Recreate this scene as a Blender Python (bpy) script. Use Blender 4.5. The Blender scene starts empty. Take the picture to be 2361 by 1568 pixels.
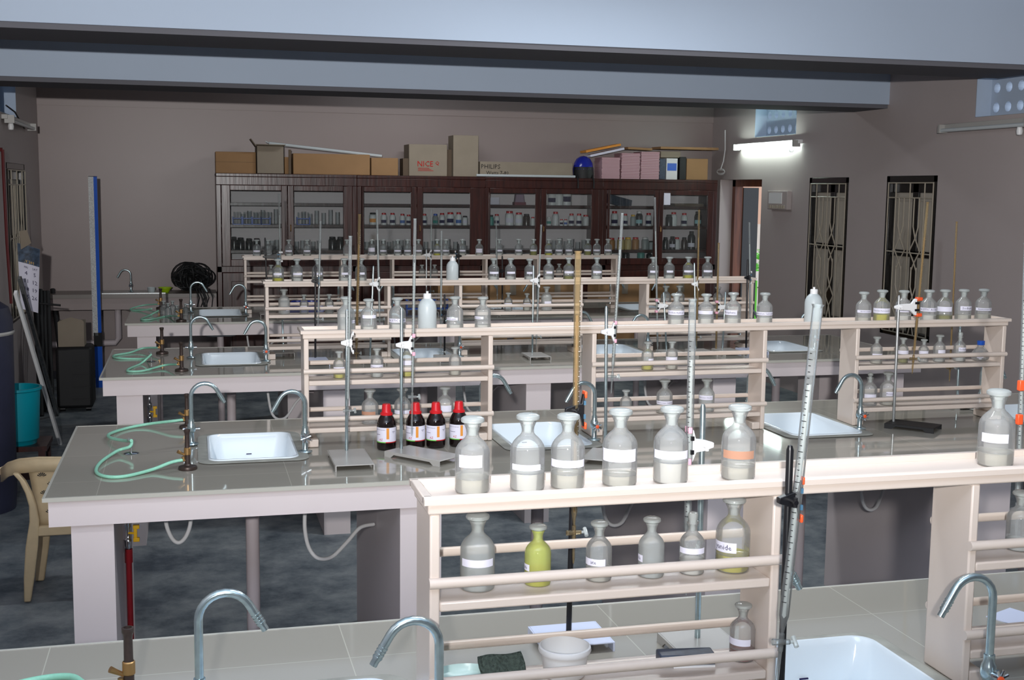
import bpy, math, random
from mathutils import Vector, Matrix
random.seed(7)
S = bpy.context.scene
COL = S.collection
R = math.radians

# ---------------------------------------------------------------- camera
H = 1.84
FPX = 2832.4
yaw, pitch, roll = R(14.654), R(6.997), R(.6768)
F = Vector((math.sin(yaw)*math.cos(pitch), math.cos(yaw)*math.cos(pitch), -math.sin(pitch)))
R0 = Vector((math.cos(yaw), -math.sin(yaw), 0)); U0 = R0.cross(F)
RT = R0*math.cos(roll) + U0*math.sin(roll)
UP = U0*math.cos(roll) - R0*math.sin(roll)
cd = bpy.data.cameras.new('camera'); cam = bpy.data.objects.new('camera', cd); COL.objects.link(cam)
cam.matrix_world = Matrix(((RT.x, UP.x, -F.x, 0), (RT.y, UP.y, -F.y, 0), (RT.z, UP.z, -F.z, H), (0, 0, 0, 1)))
cd.sensor_width = 36; cd.lens = FPX/2361*36; cd.clip_start = .05; cd.clip_end = 200
S.camera = cam

# ---------------------------------------------------------------- world, lights, exposure
w = bpy.data.worlds.new('world'); S.world = w; w.use_nodes = True
w.node_tree.nodes['Background'].inputs[0].default_value = (.80, .88, 1.0, 1)
w.node_tree.nodes['Background'].inputs[1].default_value = 1.6
S.view_settings.view_transform = 'Standard'; S.view_settings.look = 'None'
S.view_settings.exposure = 0.0; S.view_settings.gamma = 1
try:
    S.cycles.transparent_max_bounces = 40; S.cycles.max_bounces = 8
    S.cycles.caustics_reflective = False; S.cycles.caustics_refractive = False
    S.cycles.sample_clamp_indirect = 4
except Exception:
    pass

def lamp(name, kind, loc, energy, color=(1, 1, 1), direction=None, **kw):
    l = bpy.data.lights.new(name, kind); l.energy = energy; l.color = color
    for k, v in kw.items(): setattr(l, k, v)
    o = bpy.data.objects.new(name, l); COL.objects.link(o); o.location = loc
    if direction is not None:
        o.rotation_euler = Vector(direction).to_track_quat('-Z', 'Y').to_euler()
    return o
# the photographer's flash, held above and behind the camera
fl_ = lamp('flash', 'SPOT', (-.3, -.78, 2.13), 1760, (1.0, .985, .975), (math.sin(R(15)), math.cos(R(15)), .44),
     spot_size=R(100), spot_blend=1.0, shadow_soft_size=.04)
fl_.scale = (1.5, 1, 1)          # the flash head is wider than it is high
# working tube light on the right wall (its fixture is modelled below)
# added fill lamps under the ceiling, above the picture (their light only is seen)
lamp('ceiling_tube', 'AREA', (1.2, 2.6, 3.03), 26, (.93, .97, 1), (0, 0, -1), shape='RECTANGLE', size=1.2, size_y=.2)
lamp('ceiling_tube_mid', 'AREA', (2.2, 5.6, 3.03), 34, (.93, .97, 1), (0, 0, -1), shape='RECTANGLE', size=1.2, size_y=.2)
lamp('ceiling_tube_rear', 'AREA', (2.2, 10.6, 3.03), 22, (.93, .97, 1), (0, 0, -1), shape='RECTANGLE', size=1.2, size_y=.2)

# ---------------------------------------------------------------- point helpers
def U(px, py, x=None, y=None, z=None):
    d = F + RT*((px-1180.5)/FPX) - UP*((py-784)/FPX)
    t = x/d.x if x is not None else (y/d.y if y is not None else (z-H)/d.z)
    return Vector((d.x*t, d.y*t, H+d.z*t))
def PX(X):
    v = Vector(X)-Vector((0, 0, H)); d = v.dot(F)
    return 1180.5+FPX*v.dot(RT)/d, 784-FPX*v.dot(UP)/d
def depth(X):
    return (Vector(X)-Vector((0, 0, H))).dot(F)
def xat(px, Y, z):           # X of a pixel column on the line (Y, z)
    a, b = -4.0, 9.0
    for _ in range(40):
        m = (a+b)/2
        if PX((m, Y, z))[0] < px: a = m
        else: b = m
    return (a+b)/2

# ---------------------------------------------------------------- materials
def srgb(c):
    return tuple((v/255/12.92 if v/255 <= .04045 else ((v/255+.055)/1.055)**2.4) for v in c[:3])+(1,)
MC = {}
def mat(name, rgb, rough=.5, metal=0, spec=.5, noise=0, nscale=20, bump=0, alpha=1, trans=0, coat=0, emit=None, es=0, sub=0):
    if name in MC: return MC[name]
    m = bpy.data.materials.new(name); m.use_nodes = True; nt = m.node_tree
    b = nt.nodes['Principled BSDF']; c = srgb(rgb)
    b.inputs['Base Color'].default_value = c
    b.inputs['Roughness'].default_value = rough; b.inputs['Metallic'].default_value = metal
    b.inputs['Specular IOR Level'].default_value = spec
    b.inputs['Alpha'].default_value = alpha
    b.inputs['Coat Weight'].default_value = coat
    if emit:
        b.inputs['Emission Color'].default_value = srgb(emit); b.inputs['Emission Strength'].default_value = es
    if noise or bump:
        tc = nt.nodes.new('ShaderNodeTexCoord'); n = nt.nodes.new('ShaderNodeTexNoise')
        n.inputs['Scale'].default_value = nscale; n.inputs['Detail'].default_value = 5
        nt.links.new(tc.outputs['Object'], n.inputs['Vector'])
        if noise:
            r = nt.nodes.new('ShaderNodeValToRGB')
            r.color_ramp.elements[0].position = .3; r.color_ramp.elements[1].position = .7
            r.color_ramp.elements[0].color = tuple(v*(1-noise) for v in c[:3])+(1,)
            r.color_ramp.elements[1].color = tuple(min(1, v*(1+noise)) for v in c[:3])+(1,)
            nt.links.new(n.outputs['Fac'], r.inputs['Fac']); nt.links.new(r.outputs['Color'], b.inputs['Base Color'])
        if bump:
            bp = nt.nodes.new('ShaderNodeBump'); bp.inputs['Strength'].default_value = bump; bp.inputs['Distance'].default_value = .01
            nt.links.new(n.outputs['Fac'], bp.inputs['Height']); nt.links.new(bp.outputs['Normal'], b.inputs['Normal'])
    MC[name] = m; return m

def glass(name, tint=(236, 242, 240), haze=.05, edge=.35, hazecol=(225, 232, 232)):
    """thin-walled glass: transparent, fresnel gloss, a little dust haze that thickens at grazing angles"""
    if name in MC: return MC[name]
    m = bpy.data.materials.new(name); m.use_nodes = True; nt = m.node_tree; N = nt.nodes; L = nt.links
    out = N['Material Output']; N.remove(N['Principled BSDF'])
    tr = N.new('ShaderNodeBsdfTransparent'); tr.inputs[0].default_value = srgb(tint)
    gl = N.new('ShaderNodeBsdfGlossy'); gl.inputs['Roughness'].default_value = .025
    df = N.new('ShaderNodeBsdfDiffuse'); df.inputs[0].default_value = srgb(hazecol)
    tl = N.new('ShaderNodeBsdfTranslucent'); tl.inputs[0].default_value = srgb(hazecol)
    dm = N.new('ShaderNodeMixShader'); dm.inputs[0].default_value = .3
    L.new(df.outputs[0], dm.inputs[1]); L.new(tl.outputs[0], dm.inputs[2])
    lw = N.new('ShaderNodeLayerWeight'); lw.inputs['Blend'].default_value = .25
    mr = N.new('ShaderNodeMapRange'); mr.inputs['From Min'].default_value = .45; mr.inputs['From Max'].default_value = 1
    mr.inputs['To Min'].default_value = haze; mr.inputs['To Max'].default_value = haze+edge
    L.new(lw.outputs['Facing'], mr.inputs['Value'])
    m1 = N.new('ShaderNodeMixShader'); L.new(mr.outputs[0], m1.inputs[0]); L.new(tr.outputs[0], m1.inputs[1]); L.new(dm.outputs[0], m1.inputs[2])
    fr = N.new('ShaderNodeFresnel'); fr.inputs['IOR'].default_value = 1.5
    fm = N.new('ShaderNodeMath'); fm.operation = 'MULTIPLY'; fm.inputs[1].default_value = .8; fm.use_clamp = True
    L.new(fr.outputs[0], fm.inputs[0])
    m2 = N.new('ShaderNodeMixShader'); L.new(fm.outputs[0], m2.inputs[0]); L.new(m1.outputs[0], m2.inputs[1]); L.new(gl.outputs[0], m2.inputs[2])
    L.new(m2.outputs[0], out.inputs[0]); MC[name] = m; return m

def tile_mat():
    m = mat('bench_tile', (160, 156, 146), .055, spec=.5)
    nt = m.node_tree; b = nt.nodes['Principled BSDF']
    tc = nt.nodes.new('ShaderNodeTexCoord'); br = nt.nodes.new('ShaderNodeTexBrick')
    br.offset = 0; br.inputs['Color1'].default_value = srgb((158, 154, 144)); br.inputs['Color2'].default_value = srgb((163, 159, 149))
    br.inputs['Mortar'].default_value = srgb((186, 183, 170)); br.inputs['Scale'].default_value = 1
    br.inputs['Mortar Size'].default_value = .0012; br.inputs['Brick Width'].default_value = .6; br.inputs['Row Height'].default_value = .4
    mp = nt.nodes.new('ShaderNodeMapping'); mp.inputs['Location'].default_value = (.45, .2, 0)
    nt.links.new(tc.outputs['Object'], mp.inputs[0]); nt.links.new(mp.outputs[0], br.inputs['Vector'])
    nt.links.new(br.outputs['Color'], b.inputs['Base Color'])
    return m
def floor_mat():
    m = mat('floor_concrete', (84, 90, 94), .55, spec=.3)
    nt = m.node_tree; b = nt.nodes['Principled BSDF']
    tc = nt.nodes.new('ShaderNodeTexCoord')
    n1 = nt.nodes.new('ShaderNodeTexNoise'); n1.inputs['Scale'].default_value = 3.2; n1.inputs['Detail'].default_value = 8; n1.inputs['Roughness'].default_value = .7
    nt.links.new(tc.outputs['Object'], n1.inputs['Vector'])
    r = nt.nodes.new('ShaderNodeValToRGB'); e = r.color_ramp.elements
    e[0].position = .36; e[0].color = srgb((84, 93, 102)); e[1].position = .68; e[1].color = srgb((158, 163, 165))
    e2 = r.color_ramp.elements.new(.5); e2.color = srgb((122, 130, 135))
    nt.links.new(n1.outputs['Fac'], r.inputs[0]); nt.links.new(r.outputs[0], b.inputs['Base Color'])
    return m
def wood_mat(name, a, c, rough=.25):
    m = mat(name, a, rough, spec=.5); nt = m.node_tree; b = nt.nodes['Principled BSDF']
    tc = nt.nodes.new('ShaderNodeTexCoord'); mp = nt.nodes.new('ShaderNodeMapping'); mp.inputs['Scale'].default_value = (14, 14, 1.2)
    n = nt.nodes.new('ShaderNodeTexNoise'); n.inputs['Scale'].default_value = 2.5; n.inputs['Detail'].default_value = 6
    r = nt.nodes.new('ShaderNodeValToRGB'); r.color_ramp.elements[0].color = srgb(a); r.color_ramp.elements[1].color = srgb(c)
    r.color_ramp.elements[0].position = .35; r.color_ramp.elements[1].position = .65
    nt.links.new(tc.outputs['Object'], mp.inputs[0]); nt.links.new(mp.outputs[0], n.inputs['Vector'])
    nt.links.new(n.outputs['Fac'], r.inputs[0]); nt.links.new(r.outputs[0], b.inputs['Base Color'])
    bp = nt.nodes.new('ShaderNodeBump'); bp.inputs['Strength'].default_value = .1; bp.inputs['Distance'].default_value = .01
    nt.links.new(n.outputs['Fac'], bp.inputs['Height']); nt.links.new(bp.outputs['Normal'], b.inputs['Normal'])
    return m

M = dict(
    wall=mat('wall_paint', (156, 142, 139), .38, spec=.35, noise=.03, nscale=1.5),
    wallr=mat('wall_paint_grey', (178, 167, 165), .5, spec=.3, noise=.03, nscale=1.5),
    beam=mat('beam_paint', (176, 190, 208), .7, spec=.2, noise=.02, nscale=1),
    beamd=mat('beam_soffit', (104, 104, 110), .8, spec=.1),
    apron=mat('bench_paint', (222, 211, 211), .45, spec=.3, noise=.02, nscale=3),
    nosing=mat('tile_edge', (188, 186, 176), .3),
    rack=mat('rack_enamel', (214, 200, 189), .3, spec=.45, noise=.012, nscale=8),
    ceram=mat('sink_ceramic', (226, 236, 243), .1, spec=.6),
    cement=mat('cement_ring', (158, 158, 150), .6, noise=.12, nscale=30),
    galv=mat('galvanised_steel', (178, 196, 200), .22, metal=.85, noise=.15, nscale=60),
    chrome=mat('chrome', (215, 220, 224), .1, metal=1),
    steel=mat('steel_rod', (170, 174, 174), .3, metal=.7),
    greyp=mat('grey_enamel', (172, 170, 166), .3, spec=.4),
    palep=mat('pale_blue_enamel', (205, 214, 238), .3, spec=.4),
    black=mat('black_enamel', (24, 24, 27), .3, spec=.4),
    blackr=mat('black_rubber', (18, 18, 20), .6),
    iron=mat('burner_iron', (74, 62, 58), .4, metal=.5, noise=.2, nscale=60),
    brass=mat('brass', (176, 140, 92), .35, metal=.8),
    hose=mat('green_hose', (148, 212, 186), .35, spec=.4, noise=.06, nscale=120),
    whitep=mat('white_plastic', (232, 232, 232), .4),
    pvc=mat('pvc_pipe', (206, 194, 196), .4),
    pink=mat('pink_plastic', (240, 178, 196), .4),
    orange=mat('orange_plastic', (236, 92, 48), .35),
    blueroll=mat('blue_rubber', (70, 110, 136), .5),
    red=mat('red_cap', (206, 30, 38), .25, spec=.5),
    redp=mat('red_pipe', (142, 16, 28), .35),
    yellow=mat('yellow_valve', (238, 186, 30), .35),
    amber=mat('dark_amber', (24, 16, 16), .06, spec=.7),
    paper=mat('paper_label', (228, 226, 240), .7, spec=.1),
    brownpaper=mat('stained_label', (186, 140, 116), .7, spec=.1),
    ink=mat('ink', (40, 36, 76), .7, spec=.1),
    inkr=mat('ink_red', (190, 40, 40), .7, spec=.1),
    inkg=mat('ink_green', (110, 190, 70), .7), inko=mat('ink_orange', (228, 150, 60), .7),
    wash=mat('ldpe_bottle', (205, 214, 216), .35, spec=.4, alpha=.82),
    wood=wood_mat('dark_wood', (44, 20, 17), (66, 30, 24), .3),
    woodin=mat('cabinet_lining', (236, 228, 230), .6),
    woodr=wood_mat('door_wood', (92, 50, 34), (126, 72, 48), .35),
    card=mat('cardboard', (158, 122, 84), .8, noise=.06, nscale=6),
    cardg=mat('cardboard_grey', (146, 134, 118), .8, noise=.06, nscale=6),
    cardd=mat('cardboard_dark', (98, 82, 66), .8, noise=.08, nscale=6),
    chair=mat('chair_plastic', (196, 176, 142), .45, noise=.05, nscale=30),
    teal=mat('teal_plastic', (0, 140, 156), .35),
    navy=mat('navy_tarp', (44, 46, 66), .5, noise=.15, nscale=8, bump=.3),
    bluep=mat('blue_plastic', (30, 92, 200), .35), bluebag=mat('blue_bag', (20, 44, 150), .35, bump=.5, nscale=30),
    alu=mat('aluminium', (176, 178, 178), .3, metal=.7, noise=.2, nscale=40),
    frame=mat('window_black', (14, 12, 13), .25, spec=.6),
    grille=mat('grille_cream', (176, 166, 150), .35, noise=.05, nscale=20),
    shutter=mat('shutter_grey', (176, 168, 156), .5),
    tube=mat('tube_lit', (255, 255, 255), .4, emit=(232, 255, 246), es=38),
    tubeoff=mat('tube_unlit', (196, 202, 204), .3),
    lime=mat('lime_plastic', (176, 214, 30), .4),
    pinkbook=mat('pink_paper', (206, 170, 176), .8), green=mat('leaf', (96, 190, 50), .6), sponge=mat('scouring_pad', (72, 84, 76), .95, noise=.35, nscale=160, bump=1),
    slate=mat('dark_blue_plastic', (58, 68, 86), .45, noise=.3, nscale=60),
)
TILE = tile_mat(); FLOOR = floor_mat()
G = dict(clear=glass('bottle_glass', (254, 255, 254), .2, .6, (252, 254, 254)), hazy=glass('hazy_glass', (250, 252, 252), .34, .35, (240, 244, 242)),
         stop=glass('stopper_glass', (248, 252, 251), .45, .45, (244, 250, 248)), small=glass('far_glass', (248, 251, 251), .12, .6, (232, 238, 240)),
         pane=glass('cabinet_pane', (246, 248, 248), .02, .05), bur=glass('burette_glass', (240, 244, 244), .18, .5, (230, 234, 234)),
         burb=glass('stained_burette_glass', (244, 232, 208), .2, .45, (204, 184, 146)),
         ygl=glass('yellow_tinted_glass', (252, 254, 220), .46, .35, (240, 250, 150)))
def liquid(name, rgb, k):
    return glass('liquid_'+name, tuple(int(255-(255-v)*.6) for v in rgb), k, .1, rgb)
LQ = dict(clear=liquid('clear', (252, 248, 234), .62), white=liquid('white', (255, 253, 246), .93), yellow=liquid('yellow', (240, 230, 6), .88), gold=liquid('gold', (240, 206, 10), .6),  # clear and white: flash refracted in the liquid is painted as pale colour
          red=liquid('red', (170, 44, 24), .75), cloud=liquid('cloudy', (244, 248, 246), .65), olive=liquid('olive', (176, 172, 20), .6))

# ---------------------------------------------------------------- mesh builder
class MB:
    def __init__(s): s.v = []; s.f = []; s.m = []; s.mi = 0
    def add(s, vs, fs, T=None):
        o = len(s.v)
        s.v += [tuple(T @ Vector(p)) if T is not None else tuple(p) for p in vs]
        for f in fs: s.f.append(tuple(i+o for i in f)); s.m.append(s.mi)
        return s
    def box(s, x0, x1, y0, y1, z0, z1, T=None):
        vs = [(x0, y0, z0), (x1, y0, z0), (x1, y1, z0), (x0, y1, z0), (x0, y0, z1), (x1, y0, z1), (x1, y1, z1), (x0, y1, z1)]
        return s.add(vs, [(0, 3, 2, 1), (4, 5, 6, 7), (0, 1, 5, 4), (1, 2, 6, 5), (2, 3, 7, 6), (3, 0, 4, 7)], T)
    def tube(s, pts, r, n=10, caps=True, T=None):
        pts = [Vector(p) for p in pts]; k = len(pts); rr = r if isinstance(r, (list, tuple)) else [r]*k
        vs = []; nrm = None
        for i, p in enumerate(pts):
            t = (pts[min(i+1, k-1)]-pts[max(i-1, 0)])
            if t.length < 1e-9: t = Vector((0, 0, 1))
            t.normalize()
            if nrm is None:
                nrm = t.orthogonal().normalized()
            else:
                nrm = (nrm - t*nrm.dot(t))
                nrm = nrm.normalized() if nrm.length > 1e-6 else t.orthogonal().normalized()
            b = t.cross(nrm)
            for j in range(n):
                a = 2*math.pi*j/n; vs.append(p+(nrm*math.cos(a)+b*math.sin(a))*rr[i])
        fs = [(i*n+j, i*n+(j+1) % n, (i+1)*n+(j+1) % n, (i+1)*n+j) for i in range(k-1) for j in range(n)]
        if caps: fs += [tuple(range(n-1, -1, -1)), tuple((k-1)*n+j for j in range(n))]
        return s.add(vs, fs, T)
    def lathe(s, prof, n=24, c=(0, 0, 0), T=None, a0=0, a1=2*math.pi):
        full = abs(a1-a0-2*math.pi) < 1e-6; k = n if full else n+1; vs = []
        for r, z in prof:
            for j in range(k):
                a = a0+(a1-a0)*j/n; vs.append((c[0]+r*math.cos(a), c[1]+r*math.sin(a), c[2]+z))
        fs = []
        for i in range(len(prof)-1):
            for j in range(n):
                j2 = (j+1) % k
                fs.append((i*k+j, i*k+j2, (i+1)*k+j2, (i+1)*k+j))
        return s.add(vs, fs, T)
    def prism(s, poly, axis, a, b, T=None):
        """poly: 2-D outline, extruded along axis 'x','y','z' from a to b"""
        def p3(u, v, w): return {'x': (w, u, v), 'y': (u, w, v), 'z': (u, v, w)}[axis]
        n = len(poly); vs = [p3(u, v, a) for u, v in poly]+[p3(u, v, b) for u, v in poly]
        return s.add(vs, [tuple(range(n-1, -1, -1)), tuple(range(n, 2*n))]+[(i, (i+1) % n, n+(i+1) % n, n+i) for i in range(n)], T)
    def build(s, name, mats, parent=None, loc=None, smooth=True, bevel=0, rotz=0, recalc=True):
        me = bpy.data.meshes.new(name); me.from_pydata(s.v, [], s.f)
        for m in (mats if isinstance(mats, (list, tuple)) else [mats]): me.materials.append(m)
        me.polygons.foreach_set('material_index', s.m)
        if recalc:
            import bmesh
            bm = bmesh.new(); bm.from_mesh(me); bmesh.ops.recalc_face_normals(bm, faces=bm.faces); bm.to_mesh(me); bm.free()
        if smooth:
            me.polygons.foreach_set('use_smooth', [True]*len(me.polygons)); me.set_sharp_from_angle(angle=R(38))
        me.update()
        o = bpy.data.objects.new(name, me); COL.objects.link(o)
        if parent is not None: o.parent = parent
        if loc is not None: o.location = loc
        if rotz: o.rotation_euler = (0, 0, rotz)
        if bevel:
            b = o.modifiers.new('bevel', 'BEVEL'); b.width = bevel; b.segments = 2; b.limit_method = 'ANGLE'; b.angle_limit = R(50)
        return o
TM = {}
def text_geo(s, size):
    if (s, size) in TM: return TM[(s, size)]
    c = bpy.data.curves.new('t', 'FONT'); c.body = s; c.size = size; c.align_x = 'CENTER'; c.align_y = 'CENTER'; c.resolution_u = 1
    o = bpy.data.objects.new('t', c); me = bpy.data.meshes.new_from_object(o)
    g = ([tuple(v.co) for v in me.vertices], [tuple(p.vertices) for p in me.polygons])
    bpy.data.objects.remove(o); bpy.data.meshes.remove(me); TM[(s, size)] = g; return g
def flat_text(mb, s, size, origin, xdir=(1, 0, 0), ydir=(0, 0, 1), squash=1):
    vs, fs = text_geo(s, size); o = Vector(origin); X = Vector(xdir); Y = Vector(ydir)
    mb.add([o+X*v[0]*squash+Y*v[1] for v in vs], fs)
def tag(o, label, cat, group=None, kind=None):
    if label and len(label.split()) > 16: print('LONG', label)
    if label: o['label'] = label
    if cat: o['category'] = cat
    if group: o['group'] = group
    if kind: o['kind'] = kind
    return o
def thing(name, label, cat, loc=(0, 0, 0), rotz=0, group=None):
    o = bpy.data.objects.new(name, None); COL.objects.link(o); o.empty_display_size = .05
    o.location = loc; o.rotation_euler = (0, 0, rotz); return tag(o, label, cat, group)
def struct(name, mb, m, **kw):
    o = mb.build(name, m, **kw); o['kind'] = 'structure'; return o
ORD = ['first', 'second', 'third', 'fourth', 'fifth', 'sixth', 'seventh', 'eighth', 'ninth', 'tenth', 'eleventh', 'twelfth', 'thirteenth', 'fourteenth',
       'fifteenth', 'sixteenth', 'seventeenth', 'eighteenth', 'nineteenth', 'twentieth', 'twenty-first', 'twenty-second', 'twenty-third', 'twenty-fourth']
def nth(i, n=0):
    if n and i == n-1: return 'rightmost'
    if n and i > n//2: return ORD[n-1-i]+' from right'
    return 'leftmost' if i == 0 else ORD[i]+' from left'

# ================================================================ THE ROOM
XL, XR, YB, ZC = -1.36, 5.4, 12.3, 3.1
struct('floor', MB().box(XL-.2, XR+.2, -4.2, YB+.2, -.1, 0), FLOOR, smooth=False)
struct('ceiling', MB().box(XL-.2, XR+.2, -4.2, YB+.2, ZC, ZC+.15), M['beam'], smooth=False)
struct('wall_back', MB().box(XL-.2, XR+.2, YB, YB+.2, 0, ZC), M['wall'], smooth=False)
struct('wall_front', MB().box(XL-.2, XR+.2, -4.2, -4.0, 0, ZC), M['wall'], smooth=False)
def wall_with_holes(name, x0, x1, y0, y1, holes, m):
    mb = MB(); ys = sorted({y0, y1} | {v for q in holes for v in q[:2]})
    for a, b in zip(ys, ys[1:]):
        z = 0; mid = (a+b)/2
        for _, _, z0, z1 in sorted([q for q in holes if q[0] < mid < q[1]], key=lambda q: q[2]):
            if z0 > z: mb.box(x0, x1, a, b, z, z0)
            z = z1
        mb.box(x0, x1, a, b, z, ZC)
    return struct(name, mb, m, smooth=False)
W1 = (9.434, 10.125, .72, 1.974); W2 = (8.15, 8.846, .72, 1.98)
V1 = (10.42, 11.28, 2.375, 2.66); V2 = (6.95, 7.735, 2.385, 2.655)
DR = (11.083, 12.06, 0, 1.965)
wall_with_holes('wall_right', XR, XR+.23, -4.0, YB, [W1, W2, V1, V2, DR], M['wallr'])
W3 = (10.15, 11.25, .75, 2.0); V3 = (9.95, 10.85, 2.37, 2.66)
wall_with_holes('wall_left', XL-.2, XL, -4.0, YB, [W3, V3], M['wallr'])
# beams that cross the room
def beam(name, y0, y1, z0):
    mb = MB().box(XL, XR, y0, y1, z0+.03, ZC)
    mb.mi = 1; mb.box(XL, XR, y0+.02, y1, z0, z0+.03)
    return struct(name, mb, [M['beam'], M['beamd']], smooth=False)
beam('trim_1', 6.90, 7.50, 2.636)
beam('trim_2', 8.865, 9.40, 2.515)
struct('trim_3', MB().box(XL, XR, YB-.012, YB, 2.565, ZC), M['wall'], smooth=False)
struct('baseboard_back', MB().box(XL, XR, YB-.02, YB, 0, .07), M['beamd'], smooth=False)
# pier on the right wall at the picture edge
struct('trim_4', MB().box(XR-.06, XR, 6.2, 7.0, 0, 2.36), M['wall'], smooth=False)

# windows with black frames and cream grilles
def grille_window(name, y0, y1, z0, z1, x_in, sgn, label):
    """x_in: inner wall face, sgn=+1 when the wall lies at greater x"""
    fr = MB(); t = .05; xa, xb = sorted((x_in, x_in+sgn*.06))
    fr.box(xa, xb, y0, y0+t, z0, z1); fr.box(xa, xb, y1-t, y1, z0, z1); fr.box(xa, xb, y0, y1, z1-t, z1); fr.box(xa, xb, y0, y1, z0, z0+t)
    ym = (y0+y1)/2; zm = z0+(z1-z0)*.52
    xa, xb = sorted((x_in+sgn*.045, x_in+sgn*.062)); fr.box(xa, xb, ym-.04, ym+.04, z0, z1); fr.box(xa, xb, y0, y1, zm-.025, zm+.025); fr.box(xa, xb, y0, y1, z1-.13, z1)
    o = struct(name, fr, M['frame'], bevel=.004)
    xs = x_in+sgn*.062
    for a, b in ((y0, ym), (ym, y1)):
        MB().box(min(xs, xs+sgn*.01), max(xs, xs+sgn*.01), a, b, z0, z1).build('shutter_panel', M['shutter'], o)
    g = MB(); xg = x_in-sgn*.005; r = .0055
    def ln(*p): g.tube([(xg, a, b) for a, b in p], r, 6)
    ly, hy = y0+.04, y1-.04; ww = hy-ly
    ln((ly, z0+.03), (ly, z1-.05)); ln((hy, z0+.03), (hy, z1-.05)); ln((ly, z1-.055), (hy, z1-.055)); ln((ly, z0+.03), (hy, z0+.03)); ln((ly, zm+.01), (hy, zm+.01)); ln((ly, z1-.17), (hy, z1-.17))
    for fy in (.18, .5, .82):
        ln((ly+ww*fy, z0+.03), (ly+ww*fy, z1-.05))
    for c in (.34, .68):
        for s_ in (-1, 1):
            pts = []; z = z1-.17; cy = ly+ww*c; d = .035
            zz = [(d, z), (d, z-.22), (0, z-.31), (2*d, z-.41), (0, z-.5), (d, z-.56), (d, zm-.1), (d, zm-.25), (0, zm-.33), (2*d, zm-.42), (0, zm-.51), (d, z0+.03)]
            pts = [(cy+s_*a, max(b, z0+.03)) for a, b in zz]
            ln(*pts)
    g.build('grille', M['grille'], o)
    return o
grille_window('window_1', *W1, XR, 1, '')
grille_window('window_2', *W2, XR, 1, '')
grille_window('window_3', *W3, XL, -1, '')
# pierced concrete ventilators
def ventilator(name, y0, y1, z0, z1, x, sgn, cols):
    mb = MB(); rows = 2; cy = (y1-y0)/cols; cz = (z1-z0)/rows; xa = x+sgn*.12; xb = xa+sgn*.06; n = 12
    for i in range(cols):
        for j in range(rows):
            c0, c1 = y0+cy*(i+.5), z0+cz*(j+.5)
            for xx in (xa, xb):
                vs = []; 
                for k in range(n):
                    a = 2*math.pi*(k+.5)/n; vs.append((xx, c0+cy*.27*math.cos(a), c1+cz*.27*math.sin(a)))
                for k in range(n):
                    a = 2*math.pi*(k+.5)/n; m_ = max(abs(math.cos(a)), abs(math.sin(a)))
                    vs.append((xx, c0+cy*.5*math.cos(a)/m_, c1+cz*.5*math.sin(a)/m_))
                mb.add(vs, [(k, (k+1) % n, n+(k+1) % n, n+k) for k in range(n)])
            vs = []
            for xx in (xa, xb):
                for k in range(n):
                    a = 2*math.pi*(k+.5)/n; vs.append((xx, c0+cy*.27*math.cos(a), c1+cz*.27*math.sin(a)))
            mb.add(vs, [(k, (k+1) % n, n+(k+1) % n, n+k) for k in range(n)])
    lo, hi = min(x, xb), max(x, xb)
    mb.box(lo, hi, y0-.001, y0+.004, z0, z1); mb.box(lo, hi, y1-.004, y1+.001, z0, z1); mb.box(lo, hi, y0, y1, z1-.004, z1+.001); mb.box(lo, hi, y0, y1, z0-.001, z0+.004)
    return struct(name, mb, M['beam'], smooth=False, recalc=False)
ventilator('window_4', *V1, XR, 1, 6); ventilator('window_5', *V2, XR, 1, 6); ventilator('window_6', *V3, XL, -1, 6)
# doorway at the far right, open leaf
fr = MB(); fr.box(XR+.14, XR+.23, DR[0], DR[0]+.07, 0, DR[3]); fr.box(XR+.14, XR+.23, DR[1]-.07, DR[1], 0, DR[3]); fr.box(XR+.14, XR+.23, DR[0], DR[1], DR[3]-.07, DR[3])
dr = struct('door_1', fr, M['woodr'])
MB().box(XR+.23, XR+.40, DR[1]-.09, DR[1]-.045, .02, DR[3]-.08).build('door_leaf', M['frame'], dr)
MB().box(XR+.23, XR+.27, DR[0]-.05, DR[0]+.07, .02, DR[3]-.02).build('shutter_leaf', M['woodr'], dr)
# outside the door: pale yard, wall, bush
struct('ground', MB().box(XR+.25, 16, 6, 26, -.15, -.02), mat('yard', (200, 196, 180), .9), smooth=False)
struct('wall_outside', MB().box(7, 14, 20, 20.3, 1.28, 4).box(7, 14, 23, 23.2, 0, 1.5), mat('yard_wall', (214, 170, 146), .8), smooth=False)
struct('wall_yard', MB().box(7, 15, 22, 22.2, 0, 1.6), mat('white_wall', (240, 240, 236), .8), smooth=False)
bush = MB()
for k in range(420):
    a = random.random()*6.28; rr = random.random()**.5*.45; p = Vector((7.7+rr*math.cos(a), 15.9+rr*1.4*math.sin(a), .74+random.random()*.27))
    T = Matrix.Translation(p) @ Matrix.Rotation(random.random()*6, 4, 'Z') @ Matrix.Rotation(random.random()*2-1, 4, 'X')
    bush.add([(-.05, 0, 0), (0, -.02, .0), (.07, 0, .02), (0, .02, 0)], [(0, 1, 2, 3)], T)
tag(bush.tube([(7.7, 15.9, -.02), (7.7, 15.9, .6)], .03, 6).build('garden_bush', M['green'], smooth=False, recalc=False), 'bright green bush outside seen through the far doorway', 'bush')

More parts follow.
